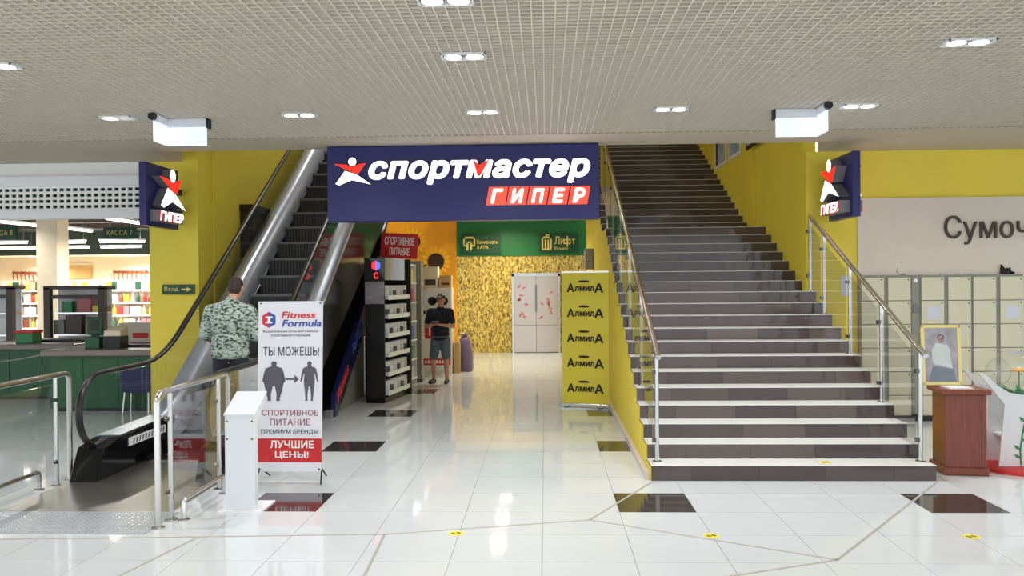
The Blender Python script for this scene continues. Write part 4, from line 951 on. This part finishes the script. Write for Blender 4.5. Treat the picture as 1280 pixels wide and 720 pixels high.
def head(b, c, face, up=(0, 0, 1)):
    c = Vector(c); f = Vector(face).normalized(); r = f.cross(Vector(up)).normalized(); u = r.cross(f)
    def E(a, cc, d, rad): b.ell(c+r*a+f*cc+u*d, rad, rad, rad, 10, 7)
    b.ell(c+u*.03, .077, .088, .088); b.ell(c-u*.03+f*.018, .064, .07, .082)
    E(0, .062, -.085, .03)                                        # chin
    b.cone(c+f*.088+u*.012, c+f*.104-u*.022, .008, .014, 8)       # nose
    for s in (-1, 1):
        E(s*.03, .076, .012, .0155); b.ell(c+r*s*.079+u*-.005, .012, .02, .032, 8, 6)   # brow/eye socket, ear
    b.cone(c+r*-.02+f*.088-u*.052, c+r*.02+f*.088-u*.052, .008, .008, 8)
def eyes(c, face, parent):
    c = Vector(c); f = Vector(face).normalized(); r = f.cross(Z1v).normalized(); u = r.cross(f)
    for s in (-1, 1): B().ell(c+r*s*.03+f*.087+u*.012, .011, .008, .007, 8, 6).build('eye', 'dark_print', parent, smooth=True)
# --- man riding the escalator, seen from behind (faces +Y)
ex, ey, ez = -3.50, 9.32, .11
p1 = T('person', 'man in a patterned pale green shirt riding the escalator, seen from behind', 'person', (ex, ey, ez))
b = B(); hc = (.045, .07, 1.655); face = (.15, 1, -.45)
head(b, hc, face); b.cone((.01, -.0, 1.46), (.035, .035, 1.58), .062, .056)
b.ell((0, 0, 1.28), .19, .125, .2); b.ell((0, 0, 1.08), .175, .125, .16); b.ell((0, 0, .93), .175, .125, .12)
b.cone((-.2, 0, 1.37), (.2, 0, 1.37), .058, .058)
RA = [(.215, 0, 1.40), (.29, .0, 1.12), (.37, .2, 1.07)]; LA = [(-.215, 0, 1.40), (-.29, .02, 1.13), (-.25, .22, 1.03)]
for A in (RA, LA): b.cone(A[0], A[1], .052, .042); b.cone(A[1], A[2], .042, .028)
hand(b, RA[2], (.2, 1, .1), (0, 0, -1), .35, -1); hand(b, LA[2], (.3, 1, 0), (1, 0, 0), .4, 1)
for s, dy in ((-1, 0), (1, .06)):
    b.cone((s*.095, 0, .9), (s*.11, .02+dy, .5), .085, .058); b.cone((s*.11, .02+dy, .5), (s*.11, -.01+dy, .09), .056, .038); b.cone((s*.11, -.01+dy, .05), (s*.12, .15+dy, .035), .035, .03)
body1 = fuse(b, 'body', 'skin', p1)
b = B()
b.ell((0, -.005, 1.28), .225, .155, .2); b.ell((0, 0, 1.06), .215, .155, .19); b.ell((0, 0, .95), .215, .15, .1); b.cone((-.2, 0, 1.40), (0, -.01, 1.475), .08, .072); b.cone((.2, 0, 1.40), (0, -.01, 1.475), .08, .072)
for k in range(5): b.ell((0, 0, .92+.09*k), .215, .152, .075)
b.cone((0, -.01, 1.47), (.014, .01, 1.505), .082, .072)
for A in (RA, LA):
    m_ = Vector(A[0]).lerp(Vector(A[1]), .93); b.cone(A[0], m_, .082, .078)
fuse(b, 'shirt', 'shirt', p1, .012, 3)
b = B(); b.ell((0, 0, .92), .19, .14, .10)
for s, dy in ((-1, 0), (1, .06)): b.cone((s*.095, 0, .86), (s*.11, .02+dy, .5), .105, .078); b.cone((s*.11, .02+dy, .5), (s*.11, -.01+dy, .10), .078, .062)
fuse(b, 'trousers', 'dark_jeans', p1, .012, 3)
for s, dy in ((-1, 0), (1, .06)):
    b = B(); b.cone((s*.11, -.03+dy, .042), (s*.12, .17+dy, .036), .046, .036); fuse(b, 'shoe', 'black', p1, .01, 2)
b = B(); u_ = Vector(hc); b.ell(u_+Vector((0, -.012, .045)), .083, .093, .088); b.ell(u_+Vector((0, -.05, 0)), .074, .055, .075)
fuse(b, 'hair', 'hair', p1, .01, 2); eyes(hc, face, p1)
# --- man in the passage looking at his phone (faces -Y)
p2 = T('person', 'man in dark shirt, shorts and cap standing in the passage looking at his phone', 'person', (-1.90, 15.32, 0), -.15)
S = .945
b = B(); hc = Vector((.03, -.06, 1.585)); face = (-.15, -1, -.55)
head(b, hc, face); b.cone((.0, .0, 1.43), (.02, -.035, 1.53), .056, .05)
b.ell((0, 0, 1.25), .175, .115, .2); b.ell((0, 0, 1.05), .155, .11, .15); b.ell((0, 0, .90), .16, .115, .12); b.cone((-.175, 0, 1.37), (.175, 0, 1.37), .058, .058)
RA = [(.2, 0, 1.37), (.265, -.03, 1.09), (.06, -.27, 1.13)]; LA = [(-.2, 0, 1.37), (-.275, -.04, 1.09), (-.08, -.27, 1.13)]
for A in (RA, LA): b.cone(A[0], A[1], .046, .038); b.cone(A[1], A[2], .038, .026)
hand(b, RA[2], (-.8, -.5, .25), (0, .2, 1), .3, 1); hand(b, LA[2], (.8, -.5, .25), (0, .2, 1), .3, -1)
for s, dx in ((-1, -.03), (1, .0)):
    b.cone((s*.09, 0, .88), (s*.11+dx, -.01, .47), .08, .054); b.cone((s*.11+dx, -.01, .47), (s*.115+dx, .02, .08), .054, .034); b.cone((s*.115+dx, .02, .045), (s*.14+dx, -.14, .03), .033, .028)
b.v = [v*S for v in b.v]; fuse(b, 'body', 'skin', p2)
b = B(); b.ell((0, 0, 1.25), .2, .14, .19); b.cone((-.175, 0, 1.365), (.175, 0, 1.365), .075, .075); b.cone((0, 0, 1.40), (.005, -.005, 1.44), .08, .068)
for kk in range(6): b.ell((0, 0, .86+.08*kk), .185, .138, .07)
for A in (RA, LA): b.cone(A[0], Vector(A[0]).lerp(Vector(A[1]), .7), .064, .058)
b.v = [v*S for v in b.v]; fuse(b, 'shirt', 'navy_cloth', p2, .012, 3)
b = B(); b.ell((0, 0, .87), .178, .132, .10)
for s, dx in ((-1, -.03), (1, 0)): b.cone((s*.09, 0, .82), (s*.108+dx*.8, -.01, .53), .105, .092)
b.v = [v*S for v in b.v]; fuse(b, 'shorts', 'denim', p2, .012, 3)
for s, dx in ((-1, -.03), (1, 0)):
    b = B(); b.cone((s*.115+dx, .035, .042), (s*.14+dx, -.16, .036), .048, .038); b.v = [v*S for v in b.v]; fuse(b, 'shoe', 'black', p2, .01, 2)
b = B(); c0 = hc; b.ell(c0+Vector((0, .012, .05)), .086, .1, .082); 
for kk in range(-3, 4): b.cone(c0+Vector((.02*kk-.008, -.07, .055)), c0+Vector((.016*kk-.03, -.165+.004*kk*kk, .02)), .012, .009, 8)
b.v = [v*S for v in b.v]; fuse(b, 'cap', 'black', p2, .009, 2); eyes(hc*S, face, p2)
R2 = Matrix.Rotation(-.15, 4, 'Z')
pp = p2.location+(R2 @ (Vector((-.01, -.335, 1.185))*S))
ph = T('phone', 'dark phone held in both hands by the man in the passage', 'phone', pp, -.15); ph.rotation_euler = (-.9, 0, -.15)
B().box(-.075, .075, -.005, .005, -.036, .036).build('case', 'black', ph, bevel=.004); B().box(-.07, .07, .005, .0065, -.032, .032).build('screen', 'strip_blue', ph)
